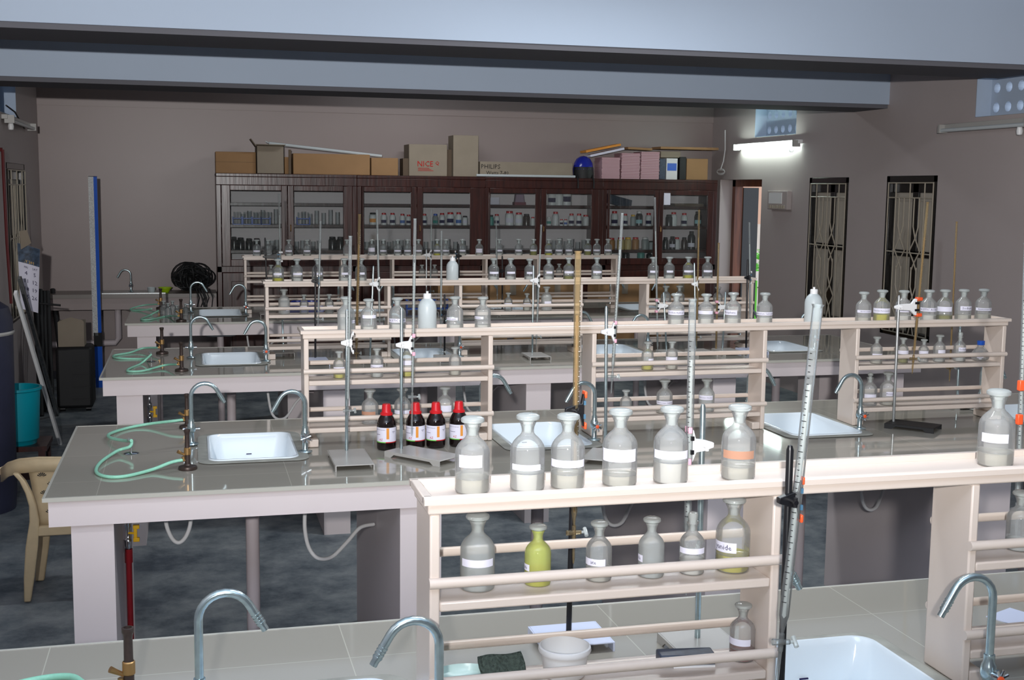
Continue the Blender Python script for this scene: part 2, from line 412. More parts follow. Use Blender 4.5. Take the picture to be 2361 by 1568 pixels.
# ---------------------------------------------------------------- lamps and fittings on the walls
def tube_light(label, y0, y1, z, x, sgn, lit, mname='tube_light'):
    t = thing(mname, label, 'light', (x, (y0+y1)/2, z)); L = y1-y0
    MB().box(-sgn*.045 if sgn > 0 else 0, 0 if sgn > 0 else .045, -L/2, L/2, .0, .035).build('batten', M['whitep'] if lit else M['greyp'], t, bevel=.003)
    MB().tube([(-sgn*.07, -L/2+.03, -.012), (-sgn*.07, L/2-.03, -.012)], .014, 12).build('tube', M['tube'] if lit else M['tubeoff'], t)
    for e in (-1, 1):
        MB().box(*sorted((-sgn*.09, -sgn*.02)), e*(L/2-.02)-.012, e*(L/2-.02)+.012, -.03, .03).build('holder', M['greyp'], t)
    MB().lathe([(0, -.06), (.018, -.055), (.022, -.03), (.016, 0), (.0, .0)], 12, (-sgn*.05, -L/2+.12, -.02)).build('starter', M['whitep'], t)
    return t
tube_light('lit fluorescent tube light on the right wall above the doorway', 10.28, 11.6, 2.285, XR, 1, True)
tube_light('unlit fluorescent tube light on the right wall under the pierced ventilator', 7.05, 8.06, 2.315, XR, 1, False)
tube_light('unlit white tube fitting hanging crooked high on the left wall', 10.0, 11.4, 2.32, XL, -1, False)
sb = thing('switchboard', 'grey electrical switchboard on the wall between doorway and windows', 'switchboard', (XR, 10.65, 1.765))
MB().box(-.05, 0, -.2, .2, -.085, .09).build('box', M['wallr'], sb, bevel=.004)
MB().box(-.056, -.05, -.1, .16, -.03, .07).build('cover', M['whitep'], sb)
sw = MB()
for k in range(7): sw.box(-.062, -.05, -.16+k*.045, -.13+k*.045, -.075, -.045)
sw.build('switches', M['grille'], sb)
# hanging cord by the corner
cord = MB().tube([U(1672, 300, x=XR-.03), U(1672, 345, x=XR-.03), U(1668, 372, x=XR-.03), U(1661, 392, x=XR-.03)], .006, 6)
for k in range(7):
    a = k*.9; cord.tube([U(1662+9*math.cos(a+t*6.28), 396+7*math.sin(a+t*6.28)*(.5+.1*k), x=XR-.03) for t in [i/10 for i in range(11)]], .003, 5)
tag(cord.build('hanging_cord', M['whitep']), 'tangled white cord hanging down the wall corner right of the cabinets', 'cord')
wl = MB().tube([U(14, 243, x=XL+.02), U(34, 258, x=XL+.02), U(44, 275, x=XL+.02), U(56, 296, x=XL+.02)], .006, 6)
tag(wl.build('lamp_wire', M['blackr']), 'loose wire running down to the tube fitting on the left wall', 'wire')

# ================================================================ BENCHES
h = .88
BX0, BX1 = -.451, 4.2
BEN = [dict(n='nearest', f=1.43, b=2.625, rk=2.011, d=.13), dict(n='second', f=3.93, b=5.10, rk=4.507, d=.13),
       dict(n='third', f=6.39, b=7.50, rk=6.905, d=.13), dict(n='farthest', f=8.90, b=10.02, rk=9.468, d=.12)]
SECX = [[(.385, 1.045), (1.445, 2.17), (2.60, 3.33)], [(.391, 1.105), (1.502, 2.246), (2.646, 3.36)],
        [(.391, 1.09), (1.488, 2.235), (2.636, 3.335)], [(.382, 1.128), (1.506, 2.27), (2.677, 3.36)]]
def sinks_of(i):
    S_ = SECX[i]; return [.2]+[(S_[k][1]+S_[k+1][0])/2 for k in range(2)]+[S_[2][1]+.2]
def rrect(cx, cy, hx, hy, r, n=6):
    pts = []
    for qx, qy, a0 in ((1, 1, 0), (-1, 1, 90), (-1, -1, 180), (1, -1, 270)):
        for k in range(n+1):
            a = R(a0+90*k/n); pts.append((cx+qx*(hx-r)+r*math.cos(a), cy+qy*(hy-r)+r*math.sin(a)))
    return pts
def ordtxt(i): return ['left-end', 'first gap', 'second gap', 'right-end'][i]
for bi, B in enumerate(BEN):
    f_, b_, yc = B['f'], B['b'], (B['f']+B['b'])/2
    t = thing('laboratory_bench', '%s long tiled laboratory bench with painted apron and concrete supports' % B['n'], 'bench', (BX0, f_, 0), group=None)
    def L(mb, name, m, **kw):
        mb.v = [(a-BX0, b-f_, c) for a, b, c in mb.v]; return mb.build(name, m, t, **kw)
    sk = sinks_of(bi); syc = B['rk']+.05; s0, s1 = syc-.235, syc+.235
    mb = MB().box(BX0, BX1, f_, s0, h-.012, h).box(BX0, BX1, s1, b_, h-.012, h)
    x = BX0
    for c in sk: mb.box(x, c-.16, s0, s1, h-.012, h); x = c+.16
    mb.box(x, BX1, s0, s1, h-.012, h)
    L(mb, 'tiled_top', TILE, smooth=False)
    L(MB().box(BX0-.008, BX1+.008, f_-.008, f_, h-.012, h+.001).box(BX0-.008, BX0, f_, b_, h-.012, h+.001).box(BX1, BX1+.008, f_, b_, h-.012, h+.001).box(BX0-.008, BX1+.008, b_, b_+.008, h-.012, h+.001), 'edge_trim', M['nosing'], smooth=False)
    a0 = h-.094
    L(MB().box(BX0+.008, BX1-.008, f_+.004, f_+.06, a0, h-.012).box(BX0+.008, BX1-.008, b_-.06, b_-.004, a0, h-.012).box(BX0+.008, BX0+.06, f_+.06, b_-.06, a0, h-.012).box(BX1-.06, BX1-.008, f_+.06, b_-.06, a0, h-.012), 'apron', M['apron'], smooth=False)
    for xa, xb in ((-.38, -.253), (3.96, 4.09)):
        L(MB().box(xa, xb, f_+.02, f_+.47, 0, a0), 'end_pier', M['apron'], smooth=False)
        L(MB().box(xa, xb, b_-.32, b_-.03, 0, a0), 'end_pier', M['apron'], smooth=False)
    for xa in (.655, 1.76, 2.865):
        L(MB().box(xa, xa+.14, f_+.02, b_-.03, 0, a0), 'support_wall', M['apron'], smooth=False)
    # sinks
    for k, c in enumerate(sk):
        s = thing('ceramic_sink', 'white ceramic sink set in the %s bench, %s' % (B['n'], ['at its left end', 'between first and second shelf bays', 'between second and third shelf bays', 'at its right end'][k]), 'sink', (c, syc, h), group='ceramic bench sinks')
        L2 = []
        mb = MB(); rings = [(.192, .262, .05, .003), (.186, .256, .05, .006), (.158, .234, .045, .006), (.156, .232, .045, .002)]
        ps = [[(p[0], p[1], zz) for p in rrect(0, 0, hx, hy, r)] for hx, hy, r, zz in rings]
        n = len(ps[0])
        for q in ps: mb.v += q
        for i in range(len(ps)-1):
            for j in range(n): mb.f.append((i*n+j, i*n+(j+1) % n, (i+1)*n+(j+1) % n, (i+1)*n+j)); mb.m.append(0)
        mb.build('cement_surround', M['cement'], s)
        mb = MB(); rings = [(.159, .235, .045, .003), (.156, .232, .045, .010), (.150, .226, .042, .010), (.143, .219, .042, -.004), (.134, .208, .05, -.12), (.11, .18, .06, -.155), (.03, .03, .029, -.165)]
        ps = [[(p[0], p[1], zz) for p in rrect(0, 0, hx, hy, r)] for hx, hy, r, zz in rings]
        for q in ps: mb.v += q
        for i in range(len(ps)-1):
            for j in range(n): mb.f.append((i*n+j, i*n+(j+1) % n, (i+1)*n+(j+1) % n, (i+1)*n+j)); mb.m.append(0)
        mb.f.append(tuple(range(len(ps)*n-n, len(ps)*n))); mb.m.append(0)
        mb.build('basin', M['ceram'], s)
        MB().box(-.010, .010, .2125, .215, -.051, -.048, Matrix.Rotation(R(-5), 4, 'X')).build('maker_mark', M['ink'], s)
        # drain pipe under it
        d = thing('drain_pipe', 'pale drain pipe dropping from the %s sink of the %s bench' % (ordtxt(k), B['n']), 'pipe', (c, syc, 0), group='sink drain pipes')
        MB().tube([(0, 0, 0), (0, 0, a0-.02)], .025, 16).build('pipe', M['pvc'], d)
        MB().tube([(0, 0, a0-.05), (0, 0, a0-.01)], .031, 16).build('collar', M['pvc'], d)
    B['sk'] = sk; B['syc'] = syc

# ================================================================ REAGENT RACKS
ZT = 1.318
for bi, B in enumerate(BEN):
    y0 = B['rk']; y1 = y0+B['d']; sec = SECX[bi]
    x0, x1 = sec[0][0], sec[2][1]
    t = thing('reagent_rack', 'cream painted wooden reagent rack standing along the middle of the %s bench' % B['n'], 'rack', (x0, y0, h), group=None)
    def L(mb, name, m=M['rack'], **kw):
        mb.v = [(a-x0, b-y0, c-h) for a, b, c in mb.v]; return mb.build(name, m, t, **kw)
    bv = .0035 if bi < 2 else .002
    L(MB().box(x0-.004, x1+.004, y0-.004, y1+.004, ZT-.031, ZT-.011), 'top_board', bevel=bv)
    L(MB().prism([(y0-.012, ZT-.012), (y0-.012, ZT-.002), (y0-.008, ZT+.001), (y0+.004, ZT+.001), (y0+.006, ZT-.012)], 'x', x0-.012, x1+.012), 'front_moulding')
    L(MB().prism([(y1+.012, ZT-.012), (y1+.012, ZT-.002), (y1+.008, ZT+.001), (y1-.004, ZT+.001), (y1-.006, ZT-.012)], 'x', x0-.012, x1+.012), 'back_moulding')
    L(MB().box(x0-.012, x0+.004, y0, y1, ZT-.012, ZT+.001), 'end_moulding', bevel=.002)
    L(MB().box(x1-.004, x1+.012, y0, y1, ZT-.012, ZT+.001), 'end_moulding', bevel=.002)
    for a, b in sec:
        for xa in (a, b-.018):
            L(MB().box(xa, xa+.018, y0, y1, h+.001, ZT-.031), 'side_panel', bevel=bv)
        for zz in (1.112, .934):
            L(MB().box(a+.018, b-.018, y0+.002, y1-.004, zz, zz+.018), 'shelf', bevel=bv)
        for zz in (1.166, .987):
            L(MB().tube([(a-.002, y0-.003, zz), (b+.002, y0-.003, zz)], .0095, 12), 'rail')
            L(MB().tube([(a+.005, y1+.002, zz+.014), (b-.005, y1+.002, zz+.014)], .0088, 12), 'rail')
        L(MB().box(b-.052, b-.018, y0+.003, y1-.003, h+.001, h+.03), 'foot_block', bevel=bv)
        L(MB().box(a+.018, a+.052, y0+.003, y1-.003, h+.001, h+.03), 'foot_block', bevel=bv)

# ================================================================ BOTTLES
UM = {}
def unit(name, key, fn, mats):
    """build one mesh per key and reuse it"""
    if key in UM: 
        o = bpy.data.objects.new(name, UM[key]); COL.objects.link(o)
        if mats: pass
        return o
    o = fn().build(name, mats); UM[key] = o.data; return o
BODY = [(0, .015), (.30, .012), (.44, .0), (.48, .02), (.5, .08), (.5, 1.13), (.496, 1.20), (.468, 1.30), (.41, 1.40), (.32, 1.50), (.23, 1.58), (.182, 1.65), (.172, 1.72), (.185, 1.82), (.222, 1.92), (.248, 1.97), (.243, 2.0), (.20, 1.99), (.18, 1.9)]
STOP = {'disc': [(0, 1.66), (.13, 1.66), (.165, 1.90), (.195, 2.005), (.27, 2.02), (.33, 2.05), (.345, 2.10), (.33, 2.155), (.26, 2.195), (.12, 2.21), (0, 2.205)],
        'ball': [(0, 1.66), (.13, 1.66), (.165, 1.95), (.12, 2.03), (.10, 2.07), (.15, 2.11), (.19, 2.19), (.17, 2.27), (.1, 2.33), (0, 2.34)],
        'hex': [(0, 1.66), (.13, 1.66), (.165, 1.95), (.165, 2.03), (.19, 2.13), (.2, 2.29), (.17, 2.35), (.1, 2.36), (0, 2.36)]}
def liq_prof(lv): 
    return [(0, .04), (.44, .035), (.478, .09), (.478, lv-.03), (.49, lv+.015), (.46, lv), (0, lv)]
def patch(mb, r, a0, a1, z0, z1, n=10):
    """curved patch centred on -Y, angles in degrees (positive to the right seen from the front)"""
    vs = []
    for k in range(n+1):
        a = R(a0+(a1-a0)*k/n); vs += [(r*math.sin(a), -r*math.cos(a), z0), (r*math.sin(a), -r*math.cos(a), z1)]
    mb.add(vs, [(2*k, 2*k+2, 2*k+3, 2*k+1) for k in range(n)])
def curved_text(mb, s, size, r, ac, zc):
    vs, fs = text_geo(s, size)
    mb.add([(r*math.sin(R(ac)+v[0]/r), -r*math.cos(R(ac)+v[0]/r), zc+v[1]) for v in vs], fs)
def face_cam(X, Y, off=0): return math.atan2(-X, Y)+R(off)
def bottle(X, Y, z, D, label, group, liq=None, lab=None, text='', stopper='disc', gl='clear', labcol='paper', lz=.7, lh=.2, cat='bottle', toff=0, yaw_=0, hs=1):
    t = thing('reagent_bottle', label, cat, (X, Y, z), face_cam(X, Y, yaw_), group); t.scale = (D, D, D*hs)
    def put(o): o.parent = t; return o
    if liq:
        lk, lv = liq
        put(unit('liquid', ('liq', lk, lv), lambda: MB().lathe(liq_prof(lv), 22), LQ[lk]))
    if lab:
        a0, a1 = lab
        def fl():
            mb = MB(); patch(mb, .505, a0, a1, lz-lh/2, lz+lh/2)
            if text:
                mb.mi = 1; sz = min(lh*.75, (R(a1-a0)*.5)*1.75/max(4, len(text)))
                curved_text(mb, text, sz, .509, (a0+a1)/2, lz+.0)
            return mb
        put(unit('paper_label', ('lab', a0, a1, lz, lh, text, labcol), fl, [M[labcol], M['ink']]))
    put(unit('stopper', ('st', stopper, gl), lambda: MB().lathe(STOP[stopper], 18), G['stop']))
    put(unit('glass_body', ('body', gl), lambda: MB().lathe(BODY, 28), G[gl]))
    return t
RN = ['nearest rack', 'second rack', 'third rack', 'farthest rack']
LN = {'clear': 'clear liquid', 'white': 'bright clear liquid', 'yellow': 'yellow liquid', 'gold': 'golden liquid', 'red': 'red liquid', 'cloud': 'cloudy contents', 'olive': 'olive liquid'}
def row(ri, z, where, items, hs=1):
    """items: px, width px, liquid, label angles, text, stopper, glass, extras"""
    Y = BEN[ri]['rk']+BEN[ri]['d']/2
    items = sorted(items, key=lambda q: q[0])
    for k, it in enumerate(items):
        px, wpx, liq, lab, text = it[:5]; ex = it[5] if len(it) > 5 else {}
        if ri and where == 'top board' and liq: liq = (liq[0], round(liq[1]+.17, 2))
        X = xat(px, Y, z+.05); D = wpx*depth((X, Y, z))/FPX
        look = ex.get('look') or (('stoppered bottle with '+LN[liq[0]]) if liq else ('empty stoppered bottle with white label' if lab else 'empty stoppered bottle'))
        lb = '%s, %s on %s of %s' % (look, nth(k, len(items)), where, RN[ri])
        e = {a: b for a, b in ex.items() if a not in ('look', 'fn', 'xx')}
        if 'fn' in ex: ex['fn'](X, Y, z, D, lb)
        else:
            e.setdefault('hs', hs*(1.04 if ri == 0 and wpx < 70 else 1.13 if ri == 1 and wpx < 31 and z > 1.2-.08 else 1)); bottle(X, Y, z, D, lb, 'bottles on the %s of the %s' % (where, RN[ri]), liq, lab, text, **e)
def wash_bottle(X, Y, z, D, lb):
    t = thing('wash_bottle', lb.replace('empty stoppered bottle', 'milky white plastic wash bottle'), 'bottle', (X, Y, z), 0, 'plastic wash bottles'); t.scale = (D, D, D)
    unit('plastic_body', 'wb', lambda: MB().lathe([(0, 0), (.47, 0), (.5, .04), (.5, 1.15), (.47, 1.35), (.38, 1.52), (.26, 1.64), (.2, 1.68), (.2, 1.7)], 28), M['wash']).parent = t
    unit('cap', 'wc', lambda: MB().lathe([(.2, 1.66), (.215, 1.67), (.215, 1.9), (.19, 1.93), (.07, 1.93), (.06, 1.99), (.07, 2.05), (0, 2.06)], 20), M['whitep']).parent = t
    unit('liquid', 'wl', lambda: MB().lathe([(0, .03), (.46, .03), (.46, .75), (0, .75)], 20), LQ['cloud']).parent = t
def blue_cap(X, Y, z, D, lb):
    t = thing('squat_flask', 'squat round glass bottle with blue screw cap on second rack upper shelf', 'bottle', (X, Y, z), face_cam(X, Y)); t.scale = (D, D, D)
    MB().lathe([(0, 0), (.3, 0), (.46, .1), (.5, .28), (.46, .46), (.3, .66), (.18, .76), (.17, .95)], 24).build('glass_body', G['clear'], t)
    MB().lathe([(.2, .88), (.21, .9), (.21, 1.1), (.19, 1.12), (0, 1.12)], 20).build('cap', M['bluep'], t)
    mb = MB(); patch(mb, .505, -20, 18, .2, .42); mb.build('paper_label', M['paper'], t)
ZS, Z1, Z2 = ZT-.0108, 1.1305, .9525
FULL = (-62, 62)
ws = dict(fn=wash_bottle)
# ---- nearest rack
row(0, ZS, 'top board', [
    (1089, 80, ('clear', .42), (-48, 34), '', dict(lz=.98, lh=.36)), (1216, 80, ('white', .5), (-58, 48), '', dict(lz=.72, lh=.17)),
    (1309, 78, ('clear', .42), (-70, 70), '', dict(lz=.78, lh=.22)), (1429, 80, ('clear', .30), (-70, 62), '', dict(lz=.92, lh=.36)),
    (1547, 80, ('white', .6), (-68, 68), '', dict(lz=.86, lh=.24)), (1703, 78, ('clear', .38), (-60, 60), '', dict(lz=.78, lh=.24, labcol='brownpaper', look='stoppered bottle with brown stained label')),
    (2297, 80, ('clear', .38), (-50, 40), '', dict(lz=.85, lh=.26))])
row(0, Z1, 'upper shelf', [
    (1101, 80, ('cloud', .5), (-60, 60), '', dict(gl='hazy', lz=.85, lh=.22, look='fogged bottle full of vapour droplets')), (1240, 61, ('gold', .55), (-88, -38), 'ate', dict(gl='ygl', lz=.68, lh=.24, look='small yellow bottle')),
    (1381, 60, ('clear', .35), (-80, 30), 'ate', dict(lz=.75, lh=.26)), (1502, 60, ('cloud', .5), (-88, -40), 'ide', dict(gl='hazy', lz=.72, lh=.26, look='small frosted bottle')),
    (1596, 58, ('white', .5), (-70, 70), '', dict(lz=.95, lh=.22, stopper='hex', look='small bottle with tall ground stopper')), (1690, 78, ('yellow', .5), (-85, 12), 'yanide', dict(lz=.78, lh=.3)),
    (2352, 60, ('cloud', .35), None, '')])
row(0, Z2, 'lower shelf', [(1712, 58, ('red', .45), (-85, 40), '', dict(lz=.78, lh=.26))])
# ---- second rack
row(1, ZS, 'top board', [
    (798, 40, None, (40, 88), 'Sodium', dict(gl='hazy', lz=.62, lh=.2, look='grey hazy stoppered bottle')), (850, 37, ('white', .12), (-48, 60), '', dict(lz=1.0, lh=.22)), (916, 38, ('white', .24), (-80, 78), 'ACETIC ACID', dict(lz=.68, lh=.26)),
    (985, 43, None, None, '', ws), (1049, 38, ('white', .14), (-88, 20), 'm Hydroxide', dict(lz=.72, lh=.18)), (1113, 37, ('white', .1), (-88, 5), 'arbonate', dict(lz=.78, lh=.18)),
    (1559, 37, ('white', .24), (-80, 80), 'Disodium Hydrogen', dict(lz=.9, lh=.3)), (1628, 36, ('white', .26), (-78, 55), '', dict(lz=.9, lh=.24)), (1690, 37, ('white', .24), (-88, 30), 'Phosphate', dict(lz=.84, lh=.34)),
    (1763, 36, ('white', .26), (-86, 86), 'Ammonium Carbonate', dict(lz=.74, lh=.24)), (1875, 40, None, None, '', ws),
    (1991, 35, ('clear', .16), (-50, 86), 'Ammonium', dict(lz=.8, lh=.2)), (2033, 37, ('yellow', .32), (-86, 86), 'Potassium Ferrocyanide', dict(lz=.78, lh=.34)), (2083, 36, ('white', .24), (-60, 60), '', dict(lz=.8, lh=.24)),
    (2141, 36, ('white', .24), (-80, 80), 'ACETIC ACID', dict(lz=.82, lh=.26)), (2178, 36, ('olive', .2), (-60, 60), '', dict(lz=.84, lh=.34)), (2221, 36, ('clear', .22), (-20, 84), 'Sodium', dict(lz=.88, lh=.3)),
    (2267, 36, ('clear', .26), (-60, 84), 'Ammonium M', dict(lz=.78, lh=.2))], .9)
row(1, Z1, 'upper shelf', [
    (782, 27, ('yellow', .3), (-70, 60), '', dict(lz=.75, lh=.34)), (869, 29, ('cloud', .3), (-78, 78), 'Potassium Iodide', dict(lz=.8, lh=.32)), (938, 37, ('yellow', .42), (-50, 50), '', dict(lz=.95, lh=.3)), (1049, 28, ('clear', .55), None, ''),
    (1493, 28, ('yellow', .4), (10, 80), '', dict(lz=.75, lh=.3)), (1549, 28, ('clear', .3), (-70, 62), '', dict(lz=.8, lh=.34)),
    (2021, 27, ('clear', .2), (-40, 80), '', dict(lz=.72, lh=.2)), (2082, 25, ('olive', .45), (-80, 80), '', dict(lz=.95, lh=.3)), (2130, 23, None, (-60, 60), '', dict(lz=.95, lh=.3)),
    (2166, 27, ('cloud', .2), (-10, 78), '', dict(lz=.85, lh=.3)), (2213, 27, ('cloud', .4), (-10, 80), 'Sodium', dict(lz=1.0, lh=.32, stopper='hex')), (2261, 41, None, None, '', dict(fn=blue_cap))], .93)
row(1, Z2, 'lower shelf', [
    (853, 38, None, (-80, 40), '', dict(lz=.72, lh=.22, labcol='brownpaper', look='stoppered bottle with dark brown label')), (928, 38, ('clear', .5), (-70, 70), '', dict(lz=.72, lh=.24)), (1026, 38, None, (-30, 50), '', dict(lz=.85, lh=.4)),
    (1443, 27, None, None, '', dict(stopper='disc')), (1532, 37, ('clear', .3), (-70, 80), 'Ammonium Sulphate', dict(lz=.72, lh=.22)), (1629, 36, None, (-70, 50), 'Ammonium Chloride', dict(gl='hazy', lz=.98, lh=.3, look='grey hazy stoppered bottle')),
    (2005, 34, None, (-40, 60), '', dict(lz=.7, lh=.3, stopper='ball')), (2047, 36, ('clear', .2), (-10, 80), 'Ammonium', dict(lz=.8, lh=.26))], .95)
# ---- third rack
Q = [(641, 'yellow', 26), (685, 'white', 26), (732, 'clear', 26), (794, 'white', 26), (832, 'white', 26), (1138, 'white', 25), (1177, 'white', 25), (1221, 'white', 24), (1265, 'white', 25), (1311, 'olive', 25), (1376, 'white', 25),
     (1506, 'clear', 25), (1543, 'white', 25), (1587, 'yellow', 25), (1631, None, 25)]
row(2, ZS, 'top board', [(p, w_, (l, .22) if l else None, (-50+(i*37) % 30, 40+(i*23) % 30), '', dict(lz=.8, lh=.2, gl='small')) for i, (p, l, w_) in enumerate(Q)]+[(1043, 28, None, None, '', ws)], .95)
row(2, Z1, 'upper shelf', [(655, 26, None, (20, 70), '', dict(lz=.4, gl='hazy', look='grey hazy stoppered bottle')), (701, 20, None, (-60, 40), '', dict(lz=.8, gl='small')), (759, 20, None, (-30, 60), '', dict(lz=.8, gl='small')),
    (1172, 19, None, (-70, 60), '', dict(lz=.8, lh=.3, gl='small')), (1215, 18, ('clear', .5), (-60, 60), '', dict(lz=.8, lh=.3, gl='small')), (1260, 25, None, (-20, 60), '', dict(lz=.7, lh=.3, gl='hazy', look='grey hazy stoppered bottle')),
    (1535, 24, None, None, '', dict(gl='small')), (1566, 24, None, None, '', dict(gl='small')), (1655, 22, None, None, '', dict(gl='small'))])
# ---- farthest rack
Q = [(592, None), (618, None), (666, 'white'), (708, 'clear'), (800, 'white'), (857, None), (884, 'clear'), (917, 'white'), (940, 'white'), (965, 'clear'), (1008, 'yellow'), (1028, 'white'), (1066, 'clear'), (1105, 'clear'), (1151, 'white'),
     (1196, 'white'), (1230, 'olive'), (1265, 'yellow'), (1289, 'white'), (1312, 'white'), (1355, 'olive'), (1376, 'white'), (1402, 'clear')]
row(3, ZS, 'top board', [(p, 18, (l, .2 if l != 'olive' else .6) if l else None, (-55, 50) if i not in (1, 4) else None, '', dict(lz=.75 if p != 857 else .9, lh=.2 if p not in (857, 1105) else .5, gl='small')) for i, (p, l) in enumerate(Q)])
row(3, Z1, 'upper shelf', [(625, 16, None, None, '', dict(gl='small')), (676, 15, None, None, '', dict(gl='small')), (973, 15, None, None, '', dict(gl='small')), (1002, 15, None, None, '', dict(gl='small')), (1289, 15, None, None, '', dict(gl='small'))])
# red-capped reagent bottles on the second bench
def red_bottle(px, py, i):
    p = U(px, py, z=h); p.y += .02; D = 45*depth(p)/FPX; D = .0705
    t = thing('reagent_bottle', 'dark bottle with red cap and white label, %s of four on second bench' % ['leftmost', 'second from left', 'third from left', 'rightmost'][i], 'bottle', (p.x, p.y, h), face_cam(p.x, p.y, [-4, -2, 3, 6][i]), 'red-capped reagent bottles')
    t.scale = (D, D, D)
    unit('glass_body', 'rb', lambda: MB().lathe([(0, 0), (.44, 0), (.49, .05), (.5, .12), (.5, 1.38), (.48, 1.5), (.40, 1.66), (.32, 1.8), (.30, 1.9)], 30), M['amber']).parent = t
    unit('cap', 'rc', lambda: MB().lathe([(.30, 1.83), (.33, 1.83), (.33, 1.93), (.27, 1.97), (.25, 2.0), (.22, 2.36), (.19, 2.41), (0, 2.41)], 24), M['red']).parent = t
    def fl():
        mb = MB(); patch(mb, .506, -95, 95, .42, 1.22, 24)
        mb.mi = 2; patch(mb, .509, 4, 20, .62, 1.20, 4)
        mb.mi = 3; patch(mb, .509, -95, 0, .42, .47, 12); mb.mi = 4; patch(mb, .509, 0, 95, .42, .47, 12)
        mb.mi = 1; curved_text(mb, 'LABORATORY REAGENT', .055, .509, -38, 1.10); patch(mb, .509, -68, -28 if i % 2 else -36, .835, .855, 5)
        patch(mb, .509, 40, 62, .99, 1.01, 4); patch(mb, .509, 44, 56, .93, .945, 3)
        mb.mi = 4; curved_text(mb, 'AZ', .16, .509, -30, .58)
        return mb
    unit('paper_label', ('rl', i % 2), fl, [M['paper'], M['ink'], M['inko'], M['inkg'], M['inkr']]).parent = t
for i, (a, b) in enumerate([(893, 1038), (960, 1034), (1007, 1033), (1060, 1030)]): red_bottle(a, b, i)

# ================================================================ TAPS
def tap(X, Y, sgn, label, reach=.1, zt=None, handle='cross', red=False):
    """sgn +1: spout points to +x"""
    t = thing('gooseneck_tap', label, 'tap', (X, Y, h), 0, 'gooseneck laboratory taps')
    top = (zt or 1.108)-h; r = reach*.5
    zc = top-r
    pts = [(0, 0, .075), (0, 0, zc*.6), (0, 0, zc)]
    for k in range(1, 11):
        a = R(180-k*15); pts.append((sgn*(r+r*math.cos(a)), 0, zc+r*math.sin(a)))
    a = R(30); d = Vector((sgn*math.sin(a), 0, -math.cos(a)))
    p = Vector(pts[-1]); L_ = .045; q = p+d*L_
    pts.append(tuple(q))
    MB().tube(pts, .0078, 14).build('spout', M['galv'], t)
    nz = MB()
    for k in range(4): nz.tube([q-d*(.002+k*.006), q-d*(.005+k*.006)], .0088, 12)
    nz.tube([q-d*.004, q+d*.012], .0068, 12); nz.build('nozzle', M['galv'], t)
    MB().lathe([(.0, 0), (.024, 0), (.026, .003), (.024, .007), (.012, .009), (.0095, .014), (.0095, .045), (.014, .05), (.016, .06), (.014, .075), (.0105, .082), (.0105, .095), (0, .095)], 20, (0, 0, .003)).build('pillar', M['galv'], t)
    hb = MB(); zz = .062
    if handle == 'cross':
        hb.tube([(0, -.012, zz), (0, -.034, zz)], .007, 12)
        for a in (20, 65, 110, 155):
            c, s_ = math.cos(R(a)), math.sin(R(a)); hb.tube([(-.019*c, -.034, zz-.019*s_), (.019*c, -.034, zz+.019*s_)], .0034, 8)
    else:
        hb.tube([(-.028, 0, zz), (.028, 0, zz)], .0042, 10)
        hb.tube([(-.031, 0, zz), (-.024, 0, zz)], .006, 10); hb.tube([(.024, 0, zz), (.031, 0, zz)], .006, 10)
    hb.build('handle', M['chrome'], t)
    if red: MB().lathe([(0, 0), (.007, 0), (.007, .003), (0, .005)], 12, (0, 0, 0), Matrix.Translation((0, -.036, zz)) @ Matrix.Rotation(R(90), 4, 'X')).build('handle_button', M['orange'], t)
    return t
for bi, B in enumerate(BEN):
    for k, c in enumerate(B['sk']):
        nm = ['left-end', 'first-gap', 'second-gap', 'right-end'][k]
        tap(c-.213+(.012 if bi == 0 else 0), B['syc']+.085, 1, reach=.1 if bi else .093, label='steel gooseneck tap left of the %s sink on the %s bench' % (nm, B['n']), zt=1.112+(.018 if bi == 0 else 0), handle='bar' if k != 1 else 'cross')
        tap(c+(.186 if k != 1 or bi else .2), B['syc']-.13, -1, 'steel gooseneck tap right of the %s sink on the %s bench' % (nm, B['n']), zt=1.108+(.024 if bi == 0 else 0), reach=.094 if bi else .088, red=(k > 0 or bi > 1))

# ================================================================ BURNERS, GAS COCKS, HOSES
def burner(p, ang, label, s=1):
    t = thing('bunsen_burner', label, 'burner', p, ang, 'bunsen burners'); t.scale = (s, s, s)
    MB().lathe([(0, 0), (.031, 0), (.032, .004), (.03, .011), (.013, .015), (.01, .02), (0, .02)], 24).build('base', M['iron'], t)
    MB().tube([(0, 0, .012), (0, 0, .052)], .0095, 14).build('lower_tube', M['iron'], t)
    MB().lathe([(.0095, .05), (.0115, .052), (.0115, .074), (.0095, .076)], 16).build('collar', M['brass'], t)
    MB().lathe([(.0085, .07), (.008, .12), (.0095, .128), (.011, .13), (.011, .138), (.0075, .139), (.007, .1), (0, .1)], 16).build('barrel', M['iron'], t)
    MB().tube([(0, 0, .03), (-.022, 0, .034)], .0048, 10).tube([(-.012, 0, .03), (-.014, 0, .045)], .006, 10).build('gas_inlet', M['brass'], t)
    MB().tube([(-.008, 0, .05), (-.02, .0, .056), (-.032, -.004, .064)], [.004, .005, .0065], 8).build('lever', M['brass'], t)
    return t
def hose(label, pts, r=.0058):
    P = [Vector(p) for p in pts]; out = []
    for i in range(len(P)-1):           # catmull-rom
        p0, p1, p2, p3 = P[max(i-1, 0)], P[i], P[i+1], P[min(i+2, len(P)-1)]
        for k in range(8):
            u = k/8; out.append(.5*((2*p1)+(p2-p0)*u+(2*p0-5*p1+4*p2-p3)*u*u+(3*p1-p0-3*p2+p3)*u**3))
    out.append(P[-1])
    o = MB().tube(out, r, 12).build('rubber_hose', M['hose']); return tag(o, label, 'hose', 'green gas hoses')
